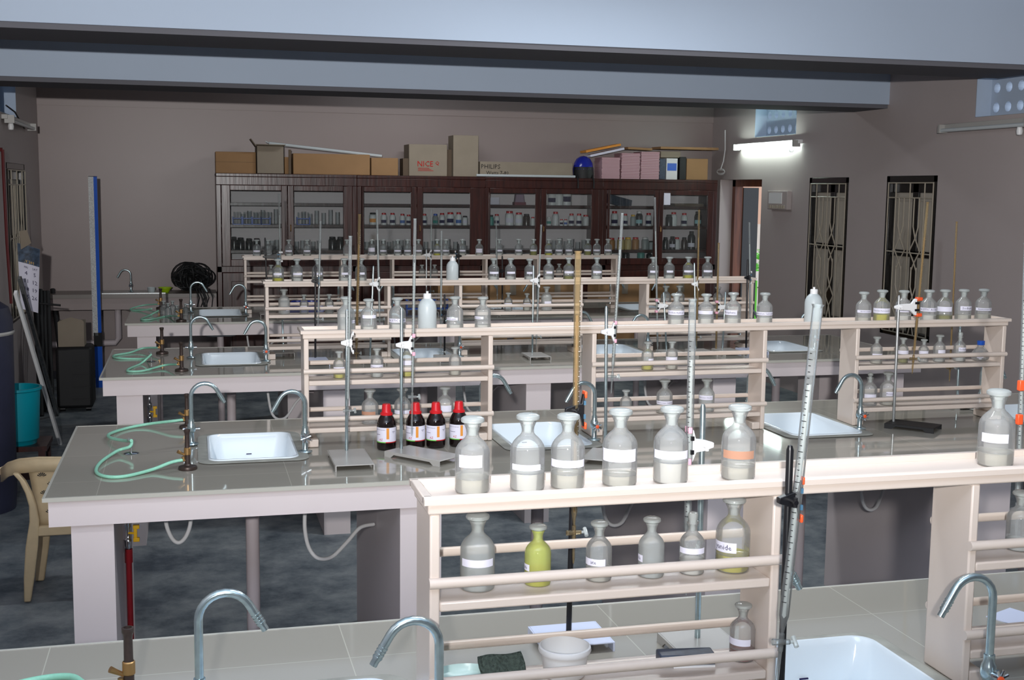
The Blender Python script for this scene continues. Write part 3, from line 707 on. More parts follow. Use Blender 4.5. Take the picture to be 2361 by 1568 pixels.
def gas_cock(p, label):
    t = thing('gas_outlet', label, 'gas outlet', p, 0, 'bench gas outlets')
    MB().lathe([(0, 0), (.026, 0), (.027, .002), (.02, .005), (.006, .006), (0, .006)], 24).build('flange', M['chrome'], t)
    MB().tube([(0, 0, .004), (0, 0, .05)], .003, 10).tube([(-.012, -.006, .05), (.002, 0, .05), (-.01, .008, .053)], .004, 8).build('spigot', M['steel'], t)
    return t
g = U(303, 1046, z=h); gas_cock((g.x, g.y, h), 'chrome gas outlet in the second bench top left of its sink')
z_ = h+.006
b1 = U(433, 1082, z=h); b2 = U(432, 987, z=h)
burner((b1.x, b1.y, h), 0, 'front bunsen burner standing left of the sink on the second bench')
burner((b2.x, b2.y, h), 0, 'rear bunsen burner beside the tap on the second bench')
hose('green rubber hose looping from gas outlet to front burner on second bench', [U(304, 1017, z=h+.045), U(299, 1030, z=h+.03), U(270, 1040, z=z_+.01), U(232, 1066, z=z_+.003), U(222, 1088, z=z_), U(246, 1099, z=z_), U(290, 1098, z=z_), U(350, 1083, z=z_+.004), (b1.x-.055, b1.y-.004, h+.027), (b1.x-.016, b1.y, h+.033)])
hose('green rubber hose from gas outlet to rear burner on second bench', [U(303, 1016, z=h+.05), U(286, 1016, z=h+.03), U(256, 1010, z=z_+.01), U(252, 1001, z=z_+.006), U(290, 988, z=z_), U(340, 978, z=z_+.006), (b2.x-.06, b2.y, h+.03), (b2.x-.016, b2.y, h+.034)])
# nearest bench burner and hose
nb = U(299, 1616, z=h); burner((nb.x, nb.y, h), 0, 'bunsen burner at the lower left of the nearest bench', 1.03)
hose('green rubber hose feeding the burner on the nearest bench', [U(-60, 1610, z=z_), U(60, 1572, z=z_+.002), U(160, 1560, z=h+.018), (nb.x-.07, nb.y+.01, h+.03), (nb.x-.016, nb.y, h+.034)], .0066)
# third bench
g = U(349, 834, z=h); gas_cock((g.x, g.y, h), 'chrome gas outlet in the third bench top')
c1 = U(374, 816, z=h); c2 = U(419, 856, z=h)
burner((c1.x, c1.y, h), 0, 'rear bunsen burner on the third bench', 1.1); burner((c2.x, c2.y, h), 0, 'front bunsen burner beside the sink on the third bench', 1.1)
hose('green rubber hose to the rear burner on the third bench', [U(348, 818, z=h+.045), U(330, 827, z=z_), U(275, 826, z=z_), U(262, 820, z=z_), U(300, 813, z=z_), U(330, 803, z=h+.02), (c1.x-.02, c1.y, h+.036)])
hose('green rubber hose to the front burner on the third bench', [U(348, 818, z=h+.05), U(325, 838, z=z_), U(298, 850, z=z_), U(296, 856, z=z_), U(330, 855, z=z_), U(380, 842, z=z_+.01), (c2.x-.02, c2.y, h+.036)])
# farthest bench
d1 = U(371, 712, z=h); d2 = U(418, 741, z=h)
burner((d1.x, d1.y, h), 0, 'rear bunsen burner among the glass jars on the farthest bench', 1.15); burner((d2.x, d2.y, h), 0, 'front bunsen burner left of the sink on the farthest bench', 1.15)
hose('upper green rubber hose curled on the farthest bench', [U(350, 712, z=z_+.02), U(320, 716, z=z_), U(300, 713, z=z_), U(330, 704, z=z_+.01), (d1.x-.02, d1.y, h+.036)])
hose('lower green rubber hose curled on the farthest bench', [U(366, 716, z=h+.04), U(345, 727, z=z_), U(325, 736, z=z_), U(345, 737, z=z_), U(385, 729, z=z_), (d2.x-.02, d2.y, h+.036)])

# ================================================================ STANDS AND BURETTES
def stand(base, rodtop, label, base_mat, rod_mat, rot=0, size=(.13, .26), back=.02, clampz=None, cl='whitep', side=1, reach=.05, rad=.0058, jaw='pink', tilt=0):
    """base: world xy of rod foot; rodtop: world point"""
    t = thing('burette_stand', label, 'stand', (base[0], base[1], h), rot, 'burette stands')
    w2, dl = size[0]/2, size[1]
    MB().box(-w2, w2, -dl+back, back, .017, .021).build('base_plate', base_mat, t, bevel=.002)
    for s_ in (-1, 1):
        poly = [(-dl+back, .02), (back, .02), (back, 0), (back-.03, 0), (back-.045, .011), (-dl+back+.045, .011), (-dl+back+.03, 0), (-dl+back, 0)]
        MB().prism(poly, 'x', s_*w2-.002, s_*w2+.002).build('base_flange', base_mat, t)
    inv = Matrix.Rotation(-rot, 3, 'Z'); top = inv @ Vector((rodtop[0]-base[0], rodtop[1]-base[1], rodtop[2]-h))
    MB().tube([(0, 0, .005), tuple(top*.985), tuple(top)], [rad, rad, rad*.6], 12).build('rod', rod_mat, t)
    if clampz:
        f = (clampz-h)/top.z; c = top*f
        cm = M[cl]; T = Matrix.Translation(c) @ Matrix.Rotation(-rot, 4, 'Z')
        s_ = side
        poly = [(-.022*s_, -.005), (-.012*s_, -.008), (0, -.012), (reach*.55*s_, -.014), (reach*.8*s_, -.034), (reach*.9*s_, -.034), (reach*.9*s_, .034), (reach*.78*s_, .034), (reach*.6*s_, .014), (0, .012), (-.012*s_, .008), (-.022*s_, .005)]
        MB().prism(poly, 'y', -.012, .0, T).build('clamp_arm', cm, t, bevel=.002)
        MB().tube([(0, .0, 0), (0, -.03, 0)], .0045, 8, T=T).tube([(0, -.026, -.008), (0, -.026, .008)], .004, 8, T=T).build('clamp_screw', cm, t)
        for zz in (-.017, .012): MB().box(*sorted((reach*.78*s_, reach*1.0*s_)), -.016, .004, zz, zz+.009, T=T).build('roller', M['black'] if cl != 'black' else M['blueroll'], t)
        for zz in (-.04, .026): MB().box(*sorted((reach*.9*s_, reach*1.18*s_)), -.014, .008, zz, zz+.014, T=T).build('jaw', M[jaw], t, bevel=.002)
    return t
def burette(ptop, ptip, label, r=.0058, gl='bur', cockz=None, fill=True, cock=True):
    a, b = Vector(ptop), Vector(ptip); L_ = (a-b).length
    t = thing('burette', label, 'burette', b, 0, 'glass burettes'); t.rotation_mode = 'QUATERNION'; t.rotation_quaternion = Vector((0, 0, 1)).rotation_difference((a-b).normalized())
    cz = cockz if cockz else .055
    MB().lathe([(r*.25, cz+.02), (r*.6, cz+.04), (r, cz+.055), (r, L_-.004), (r*1.25, L_), (r*1.1, L_), (r*.9, L_-.006)], 14).build('graduated_tube', G[gl], t)
    sc = MB(); n = int((L_-cz-.15)/.0105)
    for k in range(n):
        z = cz+.08+k*.0105; a1 = 25 if k % 5 else 55
        vs = []; m_ = 4
        for q in range(m_+1):
            a_ = R((46 if gl == 'burb' else -46)-a1/2+a1*q/m_); vs += [(r*1.03*math.sin(a_), -r*1.03*math.cos(a_), z), (r*1.03*math.sin(a_), -r*1.03*math.cos(a_), z+.0013)]
        sc.add(vs, [(2*q, 2*q+2, 2*q+3, 2*q+1) for q in range(m_)])
    sc.build('scale_marks', M['black'] if gl == 'bur' else M['whitep'], t, recalc=False)
    if fill: MB().lathe([(0, cz+.05), (r*.45, cz+.055), (r*.45, L_*.8), (0, L_*.8)], 8).build('liquid_column', mat('brown_column', (158, 136, 104), .3) if gl == 'burb' else mat('milky_column', (206, 210, 208), .4), t)  # the brown column paints in the highlight inside stained glass
    MB().lathe([(0, 0), (.0012, 0), (.0032, .012), (.0034, cz)], 8).build('tip', G[gl], t)
    if cock:
        MB().tube([(-.016, 0, cz+.008), (.016, 0, cz+.008)], [.006, .0045], 10).tube([(0, 0, cz-.008), (0, 0, cz+.024)], .0048, 10).build('stopcock', G[gl], t)
        MB().tube([(.016, 0, cz+.008), (.026, 0, cz+.008)], .003, 8).tube([(.026, -.008, cz+.002), (.026, .008, cz+.014)], .0045, 8).build('stopcock_key', G['stop'], t)
    return t
def set_up(basepx, rodtoppx, label, bur=None, blabel='', Y=None, **kw):
    b = U(*basepx, z=h+.015) if Y is None else U(basepx[0], basepx[1], y=Y)
    y = b.y; rt = U(*rodtoppx, y=y)
    cp = kw.pop('clamp_py', None); bk = kw.pop('bk', {})
    cz = U(rodtoppx[0], cp, y=y).z if cp else None
    if bur and cz:
        (tx, ty), (bx_, by_) = bur; f = (cp-ty)/(by_-ty); bxp = U(tx+(bx_-tx)*f, cp, y=y-.006).x
        rx = b.x+(rt.x-b.x)*((cz-h)/(rt.z-h)); kw['reach'] = max(.02, abs(bxp-rx)); kw['side'] = 1 if bxp > rx else -1
    stand((b.x, y), rt, label, clampz=cz, **kw)
    if bur: burette(U(*bur[0], y=y-.006), U(*bur[1], y=y-.006), blabel, **bk)
P_, G_, K_ = M['palep'], M['greyp'], M['black']
# nearest bench
set_up((1796, 1690), (1822, 1027), 'black rod stand with black clamp at right end of nearest shelf bay', ((1886, 702), (1788, 1600)), 'large leaning glass burette in black clamp in front of nearest rack',
       Y=1.86, base_mat=G_, rod_mat=K_, clamp_py=1150, cl='black', jaw='orange', rad=.0064, size=(.12, .18), bk=dict(r=.0088, cockz=.085))
set_up((1311, 1462), (1325, 935), 'black rod stand on pale blue base behind the nearest rack', ((1333, 579), (1322, 1300)), 'tall amber stained burette rising behind the nearest rack',
       base_mat=P_, rod_mat=K_, clamp_py=945, cl='black', jaw='orange', rad=.006, size=(.15, .13), back=.05, bk=dict(r=.0068, gl='burb', cockz=.06))
set_up((1608, 1476), (1621, 932), 'steel rod stand with pink jawed white clamp behind nearest rack', ((1597, 690), (1582, 1372)), 'tall clear burette with pink clips behind the nearest rack',
       base_mat=G_, rod_mat=M['galv'], clamp_py=1025, rad=.0062, size=(.14, .15), back=.05, bk=dict(r=.0078, cockz=.09))
burette(U(2368, 560, y=2.42), U(2343, 1235, y=2.42), 'burette cut by the right picture edge behind the nearest rack', r=.0068, gl='bur')
for a, b in ((2351, 888), (2347, 966)):
    p = U(a, b, y=2.41); tag(MB().box(p.x-.008, p.x+.006, p.y-.012, p.y, p.z-.012, p.z+.012).build('clamp_jaw', M['orange'], bevel=.002), 'orange clip on the right-edge burette, %s' % ('upper one' if b < 900 else 'lower one'), 'clip')
# second bench
set_up((799, 1042), (800, 713), 'leftmost stand on second bench with square grey base', ((808, 544), (801, 990)), 'leftmost burette on the second bench in front of its rack',
       base_mat=G_, rod_mat=M['galv'], clamp_py=790, jaw='whitep', bk=dict(r=.0064, cockz=.06))
set_up((925, 1038), (926, 710), 'stand with skewed grey base beside the red-capped bottles', ((957, 504), (949, 1005)), 'burette with pink clips beside the red-capped bottles',
       base_mat=G_, rod_mat=M['galv'], clamp_py=795, rot=R(38), bk=dict(r=.0058, gl='bur', cockz=.135))
set_up((1396, 1040), (1398, 706), 'stand right of the first gap tap on the second bench', ((1435, 491), (1409, 908)), 'leaning burette in front of second shelf bay of second rack',
       base_mat=G_, rod_mat=M['galv'], clamp_py=765, rot=R(-30), size=(.1, .2), bk=dict(r=.0058, cockz=.055))
set_up((2060, 975), (2073, 681), 'stand with rusty black base on the right of the second bench', ((2139, 466), (2103, 862)), 'brown stained burette in front of the right bay of second rack',
       base_mat=M['blackr'], rod_mat=M['steel'], clamp_py=708, jaw='orange', cl='whitep', rot=R(42), size=(.12, .2), bk=dict(r=.0056, gl='burb', cockz=.055))
# third bench
T3 = [((727, 831), (727, 612), ((739, 510), (733, 760)), 648, K_, P_, 'bur', 'black', 'black rod stand under the second wash bottle side'),
      ((853, 838), (861, 613), ((869, 484), (876, 760)), 655, M['galv'], G_, 'bur', 'whitep', ''),
      ((1025, 832), (1025, 679), ((1018, 532), (1016, 835)), 720, K_, G_, 'bur', 'black', ''),
      ((1227, 830), (1230, 612), ((1248, 518), (1236, 800)), 647, M['galv'], G_, 'bur', 'whitep', ''),
      ((1536, 850), (1530, 674), ((1510, 455), (1517, 838)), 705, M['galv'], G_, 'bur', 'whitep', ''),
      ((1603, 850), (1601, 606), ((1612, 484), (1606, 800)), 655, M['galv'], G_, 'burb', 'whitep', ''),
      ((1664, 850), (1673, 673), ((1657, 560), (1650, 850)), 708, M['galv'], G_, 'burb', 'whitep', ''),
      ((1719, 840), (1724, 598), ((1728, 513), (1730, 760)), 640, K_, P_, 'bur', 'black', '')]
for i, (bp, rt, bu, cp, rm, bm, gl, cl, _) in enumerate(T3):
    set_up(bp, rt, 'burette stand on the third bench, %s' % nth(i), bu, 'burette above the third bench, %s' % nth(i), Y=6.80 if i not in (1,) else 6.82, base_mat=bm, rod_mat=rm, clamp_py=cp, cl=cl,
           jaw='pink' if i in (4, 6) else 'whitep', rad=.0055, bk=dict(r=.0062, gl=gl, cockz=.05), size=(.12, .2))
burette(U(829, 494, y=6.86), U(821, 840, y=6.86), 'brown stained burette between two stands at left of the third bench', r=.0085, gl='burb')
set_up((2205, 960), (2214, 752), 'burette stand behind the right shelf bay of the second rack', ((2206, 511), (2189, 880)), 'brown stained burette rising behind the right bay of second rack', Y=4.86, base_mat=G_, rod_mat=M['galv'], bk=dict(r=.0045, gl='burb'), size=(.12, .16), back=.05)
set_up((654, 812), (651, 737), 'short rod stand beside the left-end sink of the third bench', Y=None, base_mat=G_, rod_mat=M['galv'], size=(.11, .12), back=.04)
# farthest bench
T4 = [((617, 726), (611, 548), ((643, 447), (648, 690)), 592, K_, 'black', 'bur'), ((983, 728), (983, 575), ((995, 483), (992, 690)), 588, M['steel'], 'whitep', 'bur'),
      ((1158, 728), (1158, 590), ((1144, 507), (1147, 710)), 625, K_, 'black', 'bur'), ((1060, 728), (1057, 562), ((1050, 590), (1048, 720)), 590, K_, 'black', 'bur')]
for i, (bp, rt, bu, cp, rm, cl, gl) in enumerate(T4):
    set_up(bp, rt, 'burette stand on the farthest bench, %s' % ['leftmost', 'second from left', 'rightmost', 'third from left'][i], bu, 'burette above the farthest bench, %s' % ['leftmost', 'second from left', 'rightmost', 'third from left'][i], Y=9.38, base_mat=G_, rod_mat=rm,
           clamp_py=cp, cl=cl, jaw='whitep', rad=.006, bk=dict(r=.0065, gl=gl), size=(.12, .2))

# ================================================================ SMALL THINGS ON THE NEAREST RACK AND BENCH
yr = BEN[0]['rk']+.065
p = U(1302, 1500, y=yr); t = thing('plastic_tub', 'open white plastic tub on the lower shelf of the nearest rack', 'tub', (p.x, yr, Z2))
MB().lathe([(0, .001), (.036, .001), (.0385, .004), (.043, .045), (.044, .046), (.0475, .046), (.049, .050), (.048, .056), (.0445, .057), (.043, .05), (.038, .006), (0, .004)], 36).build('bowl', M['whitep'], t)
t = thing('soap_dish', 'pale oval dish with green stains left end of lower shelf', 'dish', (xat(1066, yr, Z2), yr, Z2))
T = Matrix.Diagonal((1.5, 1, 1, 1))
MB().lathe([(0, .004), (.024, .004), (.034, .012), (.037, .024), (.035, .025), (.031, .013), (.022, .007), (0, .007)], 28, T=T).build('dish', mat('dish', (214, 240, 236), .3), t)
MB().lathe([(0, .0075), (.012, .0075), (.015, .009), (.008, .012), (0, .012)], 9, (.022, 0, 0)).build('soap', M['hose'], t)
p = U(1153, 1500, y=yr)
sp = MB(); n = 7; vs = []; fs = []
for i in range(n):
    for j in range(n):
        vs.append(((i/(n-1)-.5)*.085+random.uniform(-.002, .002), (j/(n-1)-.5)*.062, .022+.006*math.sin(i*1.1)+random.uniform(-.001, .001)))
for i in range(n-1):
    for j in range(n-1): fs.append((i*n+j, (i+1)*n+j, (i+1)*n+j+1, i*n+j+1))
sp.add(vs, fs)
o = sp.build('scouring_pad', M['sponge'], loc=(p.x, yr, Z2-.012), rotz=.2); o.rotation_euler = (R(50), 0, .1); o.modifiers.new('thickness', 'SOLIDIFY').thickness = .012; tag(o, 'dark green scouring pad leaning beside the soap dish', 'scouring pad')
o.location.z = Z2+.012
p = U(1583, 1505, y=yr); t = thing('board_duster', 'dark blue duster block lying on lower shelf of nearest rack', 'duster', (p.x, yr, Z2), R(-8))
MB().box(-.055, .052, -.02, .02, .004, .024).build('holder', M['slate'], t, bevel=.003)
MB().box(-.03, .05, -.022, .018, .0, .004).build('felt', M['whitep'], t)
p = U(2338, 1424, z=h); tag(MB().box(-.05, .05, -.04, .04, 0, .002).build('paper_sheet', M['palep'], loc=(p.x, p.y, h), rotz=.4), 'folded white paper sheet on nearest bench behind right shelves', 'paper')
# wooden end blocks already belong to racks; small pieces on bench two
for a, b, nm in ((1420, 1030, 'small cream block beside the first gap tap on second bench'),):
    pass

# ================================================================ UNDER THE BENCHES
def gas_pipe(bi, label):
    B = BEN[bi]; X, Y = -.24, B['f']+.57; a0 = h-.094
    t = thing('gas_pipe', label, 'pipe', (X, Y, 0), 0, 'under-bench gas pipes')
    MB().tube([(0, 0, 0), (0, 0, .54)], .011, 12).tube([(0, 0, .49), (0, 0, .54)], .0145, 12).build('riser', M['redp'] if bi < 2 else M['pvc'], t)
    MB().lathe([(0, .54), (.010, .54), (.013, .555), (.013, .575), (.009, .58), (.009, .62), (.0125, .625), (.0125, .645), (.007, .655), (.005, .70), (.004, a0)], 12).build('valve', M['chrome'], t)
    MB().tube([(0, -.005, .60), (.022, -.014, .60)], .004, 8).box(.02, .032, -.022, -.01, .575, .625).box(.018, .04, -.024, -.01, .57, .585).box(.018, .04, -.024, -.01, .617, .632).build('valve_handle', M['yellow'], t, bevel=.002)
    MB().tube([(-.012, 0, .555), (.012, 0, .555)], .004, 8).box(-.04, -.012, -.012, -.004, .53, .575).build('pipe_clip', M['pvc'], t)
gas_pipe(0, 'red gas riser pipe with yellow valve under the nearest bench'); gas_pipe(1, 'red gas riser pipe with yellow valve under the second bench'); gas_pipe(2, 'gas riser pipe with yellow valve under the third bench'); gas_pipe(3, 'gas riser pipe with yellow valve under the farthest bench')
def white_hose(label, pts, r=.0072, m='whitep'):
    P = [Vector(p) for p in pts]; out = []
    for i in range(len(P)-1):
        p0, p1, p2, p3 = P[max(i-1, 0)], P[i], P[i+1], P[min(i+2, len(P)-1)]
        for k in range(8):
            u = k/8; out.append(.5*((2*p1)+(p2-p0)*u+(2*p0-5*p1+4*p2-p3)*u*u+(3*p1-p0-3*p2+p3)*u**3))
    out.append(P[-1]); tag(MB().tube(out, r, 10).build('supply_hose', M[m]), label, 'hose', 'water supply hoses')
Yh = 4.30
white_hose('white supply hose looping down below the left tap of second bench', [U(380, 1180, y=Yh), U(385, 1215, y=Yh), U(398, 1243, y=Yh), U(413, 1251, y=Yh), U(428, 1238, y=Yh), U(438, 1212, y=Yh), U(441, 1180, y=Yh)])
white_hose('white supply hose curving from pipe elbow on the second bench support', [U(703, 1180, y=Yh), U(703, 1220, y=Yh), U(712, 1262, y=Yh), U(733, 1287, y=Yh), U(765, 1284, y=Yh+.05), U(800, 1250, y=Yh+.1), U(830, 1217, y=4.45), Vector((.645, 4.5, U(862, 1209, y=4.5).z))])
for bi in (1, 2, 3):
    B = BEN[bi]
    for k, xs in enumerate((.655, 1.76, 2.865)):
        zz = .69
        o = MB().tube([(xs-.03, B['f']+.55, zz), (xs, B['f']+.55, zz)], .011, 10).tube([(xs-.034, B['f']+.55, zz-.004), (xs-.028, B['f']+.55, zz+.018)], .009, 8).build('pipe_elbow', M['pvc'])
        tag(o, 'small pipe elbow on the %s support wall of the %s bench' % (['left', 'middle', 'right'][k], B['n']), 'pipe fitting', 'pipe elbows under benches')
        if bi > 1 or k:
            yy = B['f']+.55
            white_hose('supply hose sagging left of the %s support of the %s bench' % (['left', 'middle', 'right'][k], B['n']), [(xs-.03, yy, zz), (xs-.1, yy-.05, zz-.05), (xs-.17, yy-.1, zz-.13), (xs-.24, yy-.12, zz-.1), (xs-.27, yy-.12, zz+.09)])

# ================================================================ FAR CABINETS
YC = 11.85; ZCAB = 1.958; zc0 = .3
CX = [.231, 1.545, 2.81, 4.03, 5.276]
PANES = [[(531, 649), (677, 791)], [(838, 947), (974, 1083)], [(1127, 1233), (1258, 1362)], [(1404, 1506), (1527, 1629)]]
CN = ['leftmost', 'second', 'third', 'rightmost']
ZP1, ZP0 = 1.80, 1.155
SH = [1.683, 1.478, 1.235]
def cx(px): return xat(px, YC, 1.5)
for ci in range(4):
    a, b = CX[ci], CX[ci+1]; X0 = a
    t = thing('glazed_cabinet', '%s dark wooden glazed cabinet against the back wall' % CN[ci], 'cabinet', (a, YC, 0), 0, None)
    def L(mb, name, m, par=None, **kw):
        mb.v = [(p-X0, q-YC, r_) for p, q, r_ in mb.v]; return mb.build(name, m, par or t, **kw)
    c = MB(); d1_ = YB-.01
    c.box(a, a+.03, YC+.03, d1_, 0, ZCAB).box(b-.03, b, YC+.03, d1_, 0, ZCAB).box(a, b, YC, d1_, ZCAB-.03, ZCAB).box(a+.03, b-.03, YC+.03, d1_, 1.09, 1.12).box(a+.03, b-.03, YC+.03, d1_, .08, .11)
    c.box(a, b, YC, YC+.03, 1.85, ZCAB-.03).box(a, b, YC, YC+.03, 1.03, 1.09).box(a, a+.045, YC, YC+.03, 0, 1.85).box(b-.045, b, YC, YC+.03, 0, 1.85)
    L(c, 'carcass', M['wood'], bevel=.004)
    L(MB().box(a+.03, b-.03, d1_-.02, d1_-.005, .11, ZCAB-.03), 'back_panel', M['woodin'])
    for k, zz in enumerate(SH):
        L(MB().box(a+.03, b-.03, YC+.06, d1_-.02, zz-.025, zz), 'shelf', M['wood'])
    xm = (cx(PANES[ci][0][1])+cx(PANES[ci][1][0]))/2
    for k, (pa, pb) in enumerate(PANES[ci]):
        ga, gb = cx(pa), cx(pb); da = a+.047 if k == 0 else xm+.002; db = xm-.002 if k == 0 else b-.047
        dm = MB().box(da, ga, YC-.02, YC+.004, 1.09, 1.85).box(gb, db, YC-.02, YC+.004, 1.09, 1.85).box(ga, gb, YC-.02, YC+.004, 1.09, ZP0).box(ga, gb, YC-.02, YC+.004, ZP1, 1.85)
        D_ = L(dm, 'glazed_door', M['wood'], bevel=.004)
        L(MB().box(ga-.004, gb+.004, YC-.008, YC-.004, ZP0-.004, ZP1+.004), 'pane', G['pane'], D_)
        hx = gb+.03 if k == 0 else ga-.03
        if k == 1: L(MB().tube([(hx, YC-.022, 1.42), (hx, YC-.04, 1.43), (hx, YC-.04, 1.47), (hx, YC-.022, 1.48)], .005, 8), 'handle', M['brass'], D_)
        lo = MB().box(da, db, YC-.02, YC+.004, .1, 1.03)
        ld = L(lo, 'lower_door', M['wood'], bevel=.004)
        L(MB().box(da+.08, db-.08, YC-.028, YC-.02, .2, .95), 'door_panel', M['wood'], ld, bevel=.006)
# contents
def jarmesh(kind):
    if kind == 'wide': return [(0, 0), (.46, 0), (.5, .05), (.5, 1.2), (.42, 1.38), (.36, 1.42)], [(.37, 1.4), (.39, 1.42), (.39, 1.62), (.34, 1.66), (0, 1.66)]
    if kind == 'tall': return [(0, 0), (.46, 0), (.5, .05), (.5, 1.5), (.44, 1.75), (.28, 1.98), (.26, 2.0)], [(.27, 1.98), (.29, 2.0), (.29, 2.3), (.25, 2.34), (0, 2.34)]
    return [(0, 0), (.46, 0), (.5, .05), (.5, 1.3), (.45, 1.5), (.34, 1.68), (.32, 1.7)], [(.33, 1.68), (.35, 1.7), (.35, 1.95), (.3, 2.0), (0, 2.0)]
BM = dict(w=mat('jar_white', (222, 226, 226), .4), b=mat('jar_brown', (48, 30, 22), .2), k=mat('jar_black', (20, 24, 26), .2), g=mat('jar_teal', (70, 150, 140), .4), a=mat('jar_ochre', (170, 120, 60), .4), t=mat('jar_grey', (150, 160, 160), .4), y=mat('jar_straw', (200, 180, 120), .4))
CM = dict(r=M['red'], k=M['blackr'], b=M['bluep'], w=M['whitep'], y=M['yellow'], g=mat('cap_green', (30, 120, 90), .4))
LM = dict(n=M['ink'], w=M['paper'], b=mat('label_blue', (70, 110, 180), .6), g=mat('label_teal', (60, 150, 140), .6), o=M['inko'], c=mat('label_cyan', (150, 200, 206), .6))
WN = dict(w='white', b='brown', k='black', g='teal', a='ochre', t='grey', y='straw coloured'); CNn = dict(r='red', k='black', b='blue', w='white', y='yellow', g='green')
def cab_row(zi, items, where):
    z = SH[zi]; Y = YC+.17
    items = sorted(items, key=lambda q: q[0])
    for k, (px, wp, body, cap, lab, kind) in enumerate(items):
        X = xat(px, Y, z+.05); D = wp*depth((X, Y, z))/FPX
        t = thing('chemical_bottle', '%s bottle with %s cap, %s on the %s cabinet shelf' % (WN[body], CNn[cap], nth(k, len(items)), where), 'bottle', (X, Y+random.uniform(-.03, .03), z), face_cam(X, Y), 'bottles on the %s cabinet shelf' % where)
        t.scale = (D, D, D); pb, pc = jarmesh(kind)
        unit('bottle_body', ('cb', kind, body), lambda: MB().lathe(pb, 16), BM[body]).parent = t
        unit('cap', ('cc', kind, cap), lambda: MB().lathe(pc, 14), CM[cap]).parent = t
        if lab:
            def fl(): mb = MB(); patch(mb, .507, -55, 55, .35, .85); return mb
            unit('label_band', ('cl', lab), fl, LM[lab]).parent = t
cab_row(1, [(860, 17, 'w', 'k', 'o', 'wide'), (884, 14, 'w', 'r', 'n', ''), (904, 14, 'w', 'r', 'n', ''), (927, 13, 'w', 'r', 'b', ''), (942, 12, 'w', 'r', 'n', ''), (979, 13, 'w', 'r', 'n', ''), (1004, 13, 't', 'b', 'g', ''), (1020, 14, 'w', 'r', 'n', ''),
             (1037, 18, 'w', 'r', 'n', 'wide'), (1056, 15, 'w', 'r', 'b', ''), (1073, 13, 'w', 'k', 'w', 'wide'), (1132, 12, 'g', 'k', None, ''), (1146, 13, 'w', 'r', 'n', ''), (1174, 20, 'w', 'r', 'w', 'wide'), (1195, 18, 'w', 'r', 'w', 'wide'), (1213, 16, 'b', 'k', None, 'wide'), (1227, 10, 'w', 'r', None, ''),
             (1267, 12, 'w', 'w', 'g', 'wide'), (1281, 16, 'w', 'r', None, ''), (1294, 9, 'w', 'r', 'n', 'wide'), (1304, 9, 'w', 'r', 'b', 'wide'), (1317, 14, 'w', 'r', 'n', ''), (1333, 14, 'w', 'r', 'n', ''), (1352, 15, 'w', 'r', None, 'wide'),
             (1417, 17, 'w', 'r', 'n', ''), (1443, 14, 'w', 'r', 'n', ''), (1459, 13, 't', 'y', None, ''), (1474, 17, 'k', 'w', 'c', ''), (1494, 15, 'w', 'r', 'n', ''), (1540, 16, 'k', 'k', None, 'wide'), (1555, 16, 'w', 'r', None, ''), (1579, 15, 'w', 'r', 'n', ''), (1608, 17, 'k', 'k', 'c', '')], 'middle')
cab_row(2, [(540, 15, 'k', 'k', None, ''), (555, 17, 'k', 'k', None, 'wide'), (574, 16, 'k', 'k', None, 'wide'), (592, 16, 'k', 'k', None, 'wide'), (767, 18, 'k', 'k', None, 'wide'), (785, 18, 'k', 'k', None, 'wide'),
             (1412, 16, 'a', 'r', None, 'wide'), (1430, 17, 'y', 'r', None, 'wide'), (1447, 17, 'y', 'y', None, 'wide'), (1466, 17, 'a', 'r', None, 'wide'), (1486, 17, 't', 'w', None, 'wide'), (1500, 12, 't', 'k', None, 'wide'), (1536, 14, 'k', 'k', None, ''), (1550, 15, 'k', 'k', 'w', ''), (1562, 14, 'w', 'r', None, ''), (1576, 14, 'b', 'k', None, ''), (1592, 18, 'k', 'k', 'w', 'tall')], 'lower')
cab_row(0, [(1272, 20, 'w', 'w', 'n', 'wide'), (1288, 19, 'w', 'w', None, 'wide'), (1308, 24, 'w', 'w', 'n', 'wide')], 'top')
cab_low = [(1443, 18, 'k'), (1478, 18, 'g'), (1497, 14, 'k')]
for i, (px, wp, bd) in enumerate(cab_low):
    z = 1.12; Y = YC+.15; X = xat(px, Y, z+.1); D = wp*depth((X, Y, z))/FPX
    t = thing('chemical_bottle', 'dark winchester bottle standing in the bottom of the rightmost cabinet, %s' % nth(i), 'bottle', (X, Y, z), 0, 'bottles in the cabinet bottom'); t.scale = (D, D, .6*D)
    pb, pc = jarmesh('tall'); unit('bottle_body', ('cb', 'tall', bd), lambda: MB().lathe(pb, 16), BM[bd]).parent = t; unit('cap', ('cc', 'tall', 'k'), lambda: MB().lathe(pc, 14), CM['k']).parent = t
# glass beakers and cylinders on the shelves
gi = 0
def beaker(px, z, wp, hp, where, k):
    Y = YC+.2; X = xat(px, Y, z+.05); D = wp*depth((X, Y, z))/FPX; H_ = hp*depth((X, Y, z))/FPX
    o = unit('glass_beaker', 'bk', lambda: MB().lathe([(0, .02), (.5, .02), (.5, 1), (.54, 1.0)], 14), G['dark'] if False else G['small']); o.location = (X, Y, z); o.scale = (D, D, H_)
    tag(o, 'glass beaker or cylinder, %s, %s' % (nth(k) if k < 24 else 'far right', where), 'beaker', 'glassware in the cabinets')
for k in range(9): beaker(541+k*12, SH[0]-.2+.0, 8, 30, 'behind blue tube racks in leftmost cabinet', k) if False else None
for k, px in enumerate((615, 627, 638, 684, 697, 710, 722, 735)): beaker(px, SH[2], 10, 19+(k % 3)*2, 'on lower shelf of leftmost cabinet', k)
for k, px in enumerate((846, 858, 871, 884, 897, 910, 925, 938, 982, 1000, 1016, 1033, 1050, 1068)): beaker(px, SH[2], 11, 18+(k % 4)*2, 'on lower shelf of second cabinet', k)
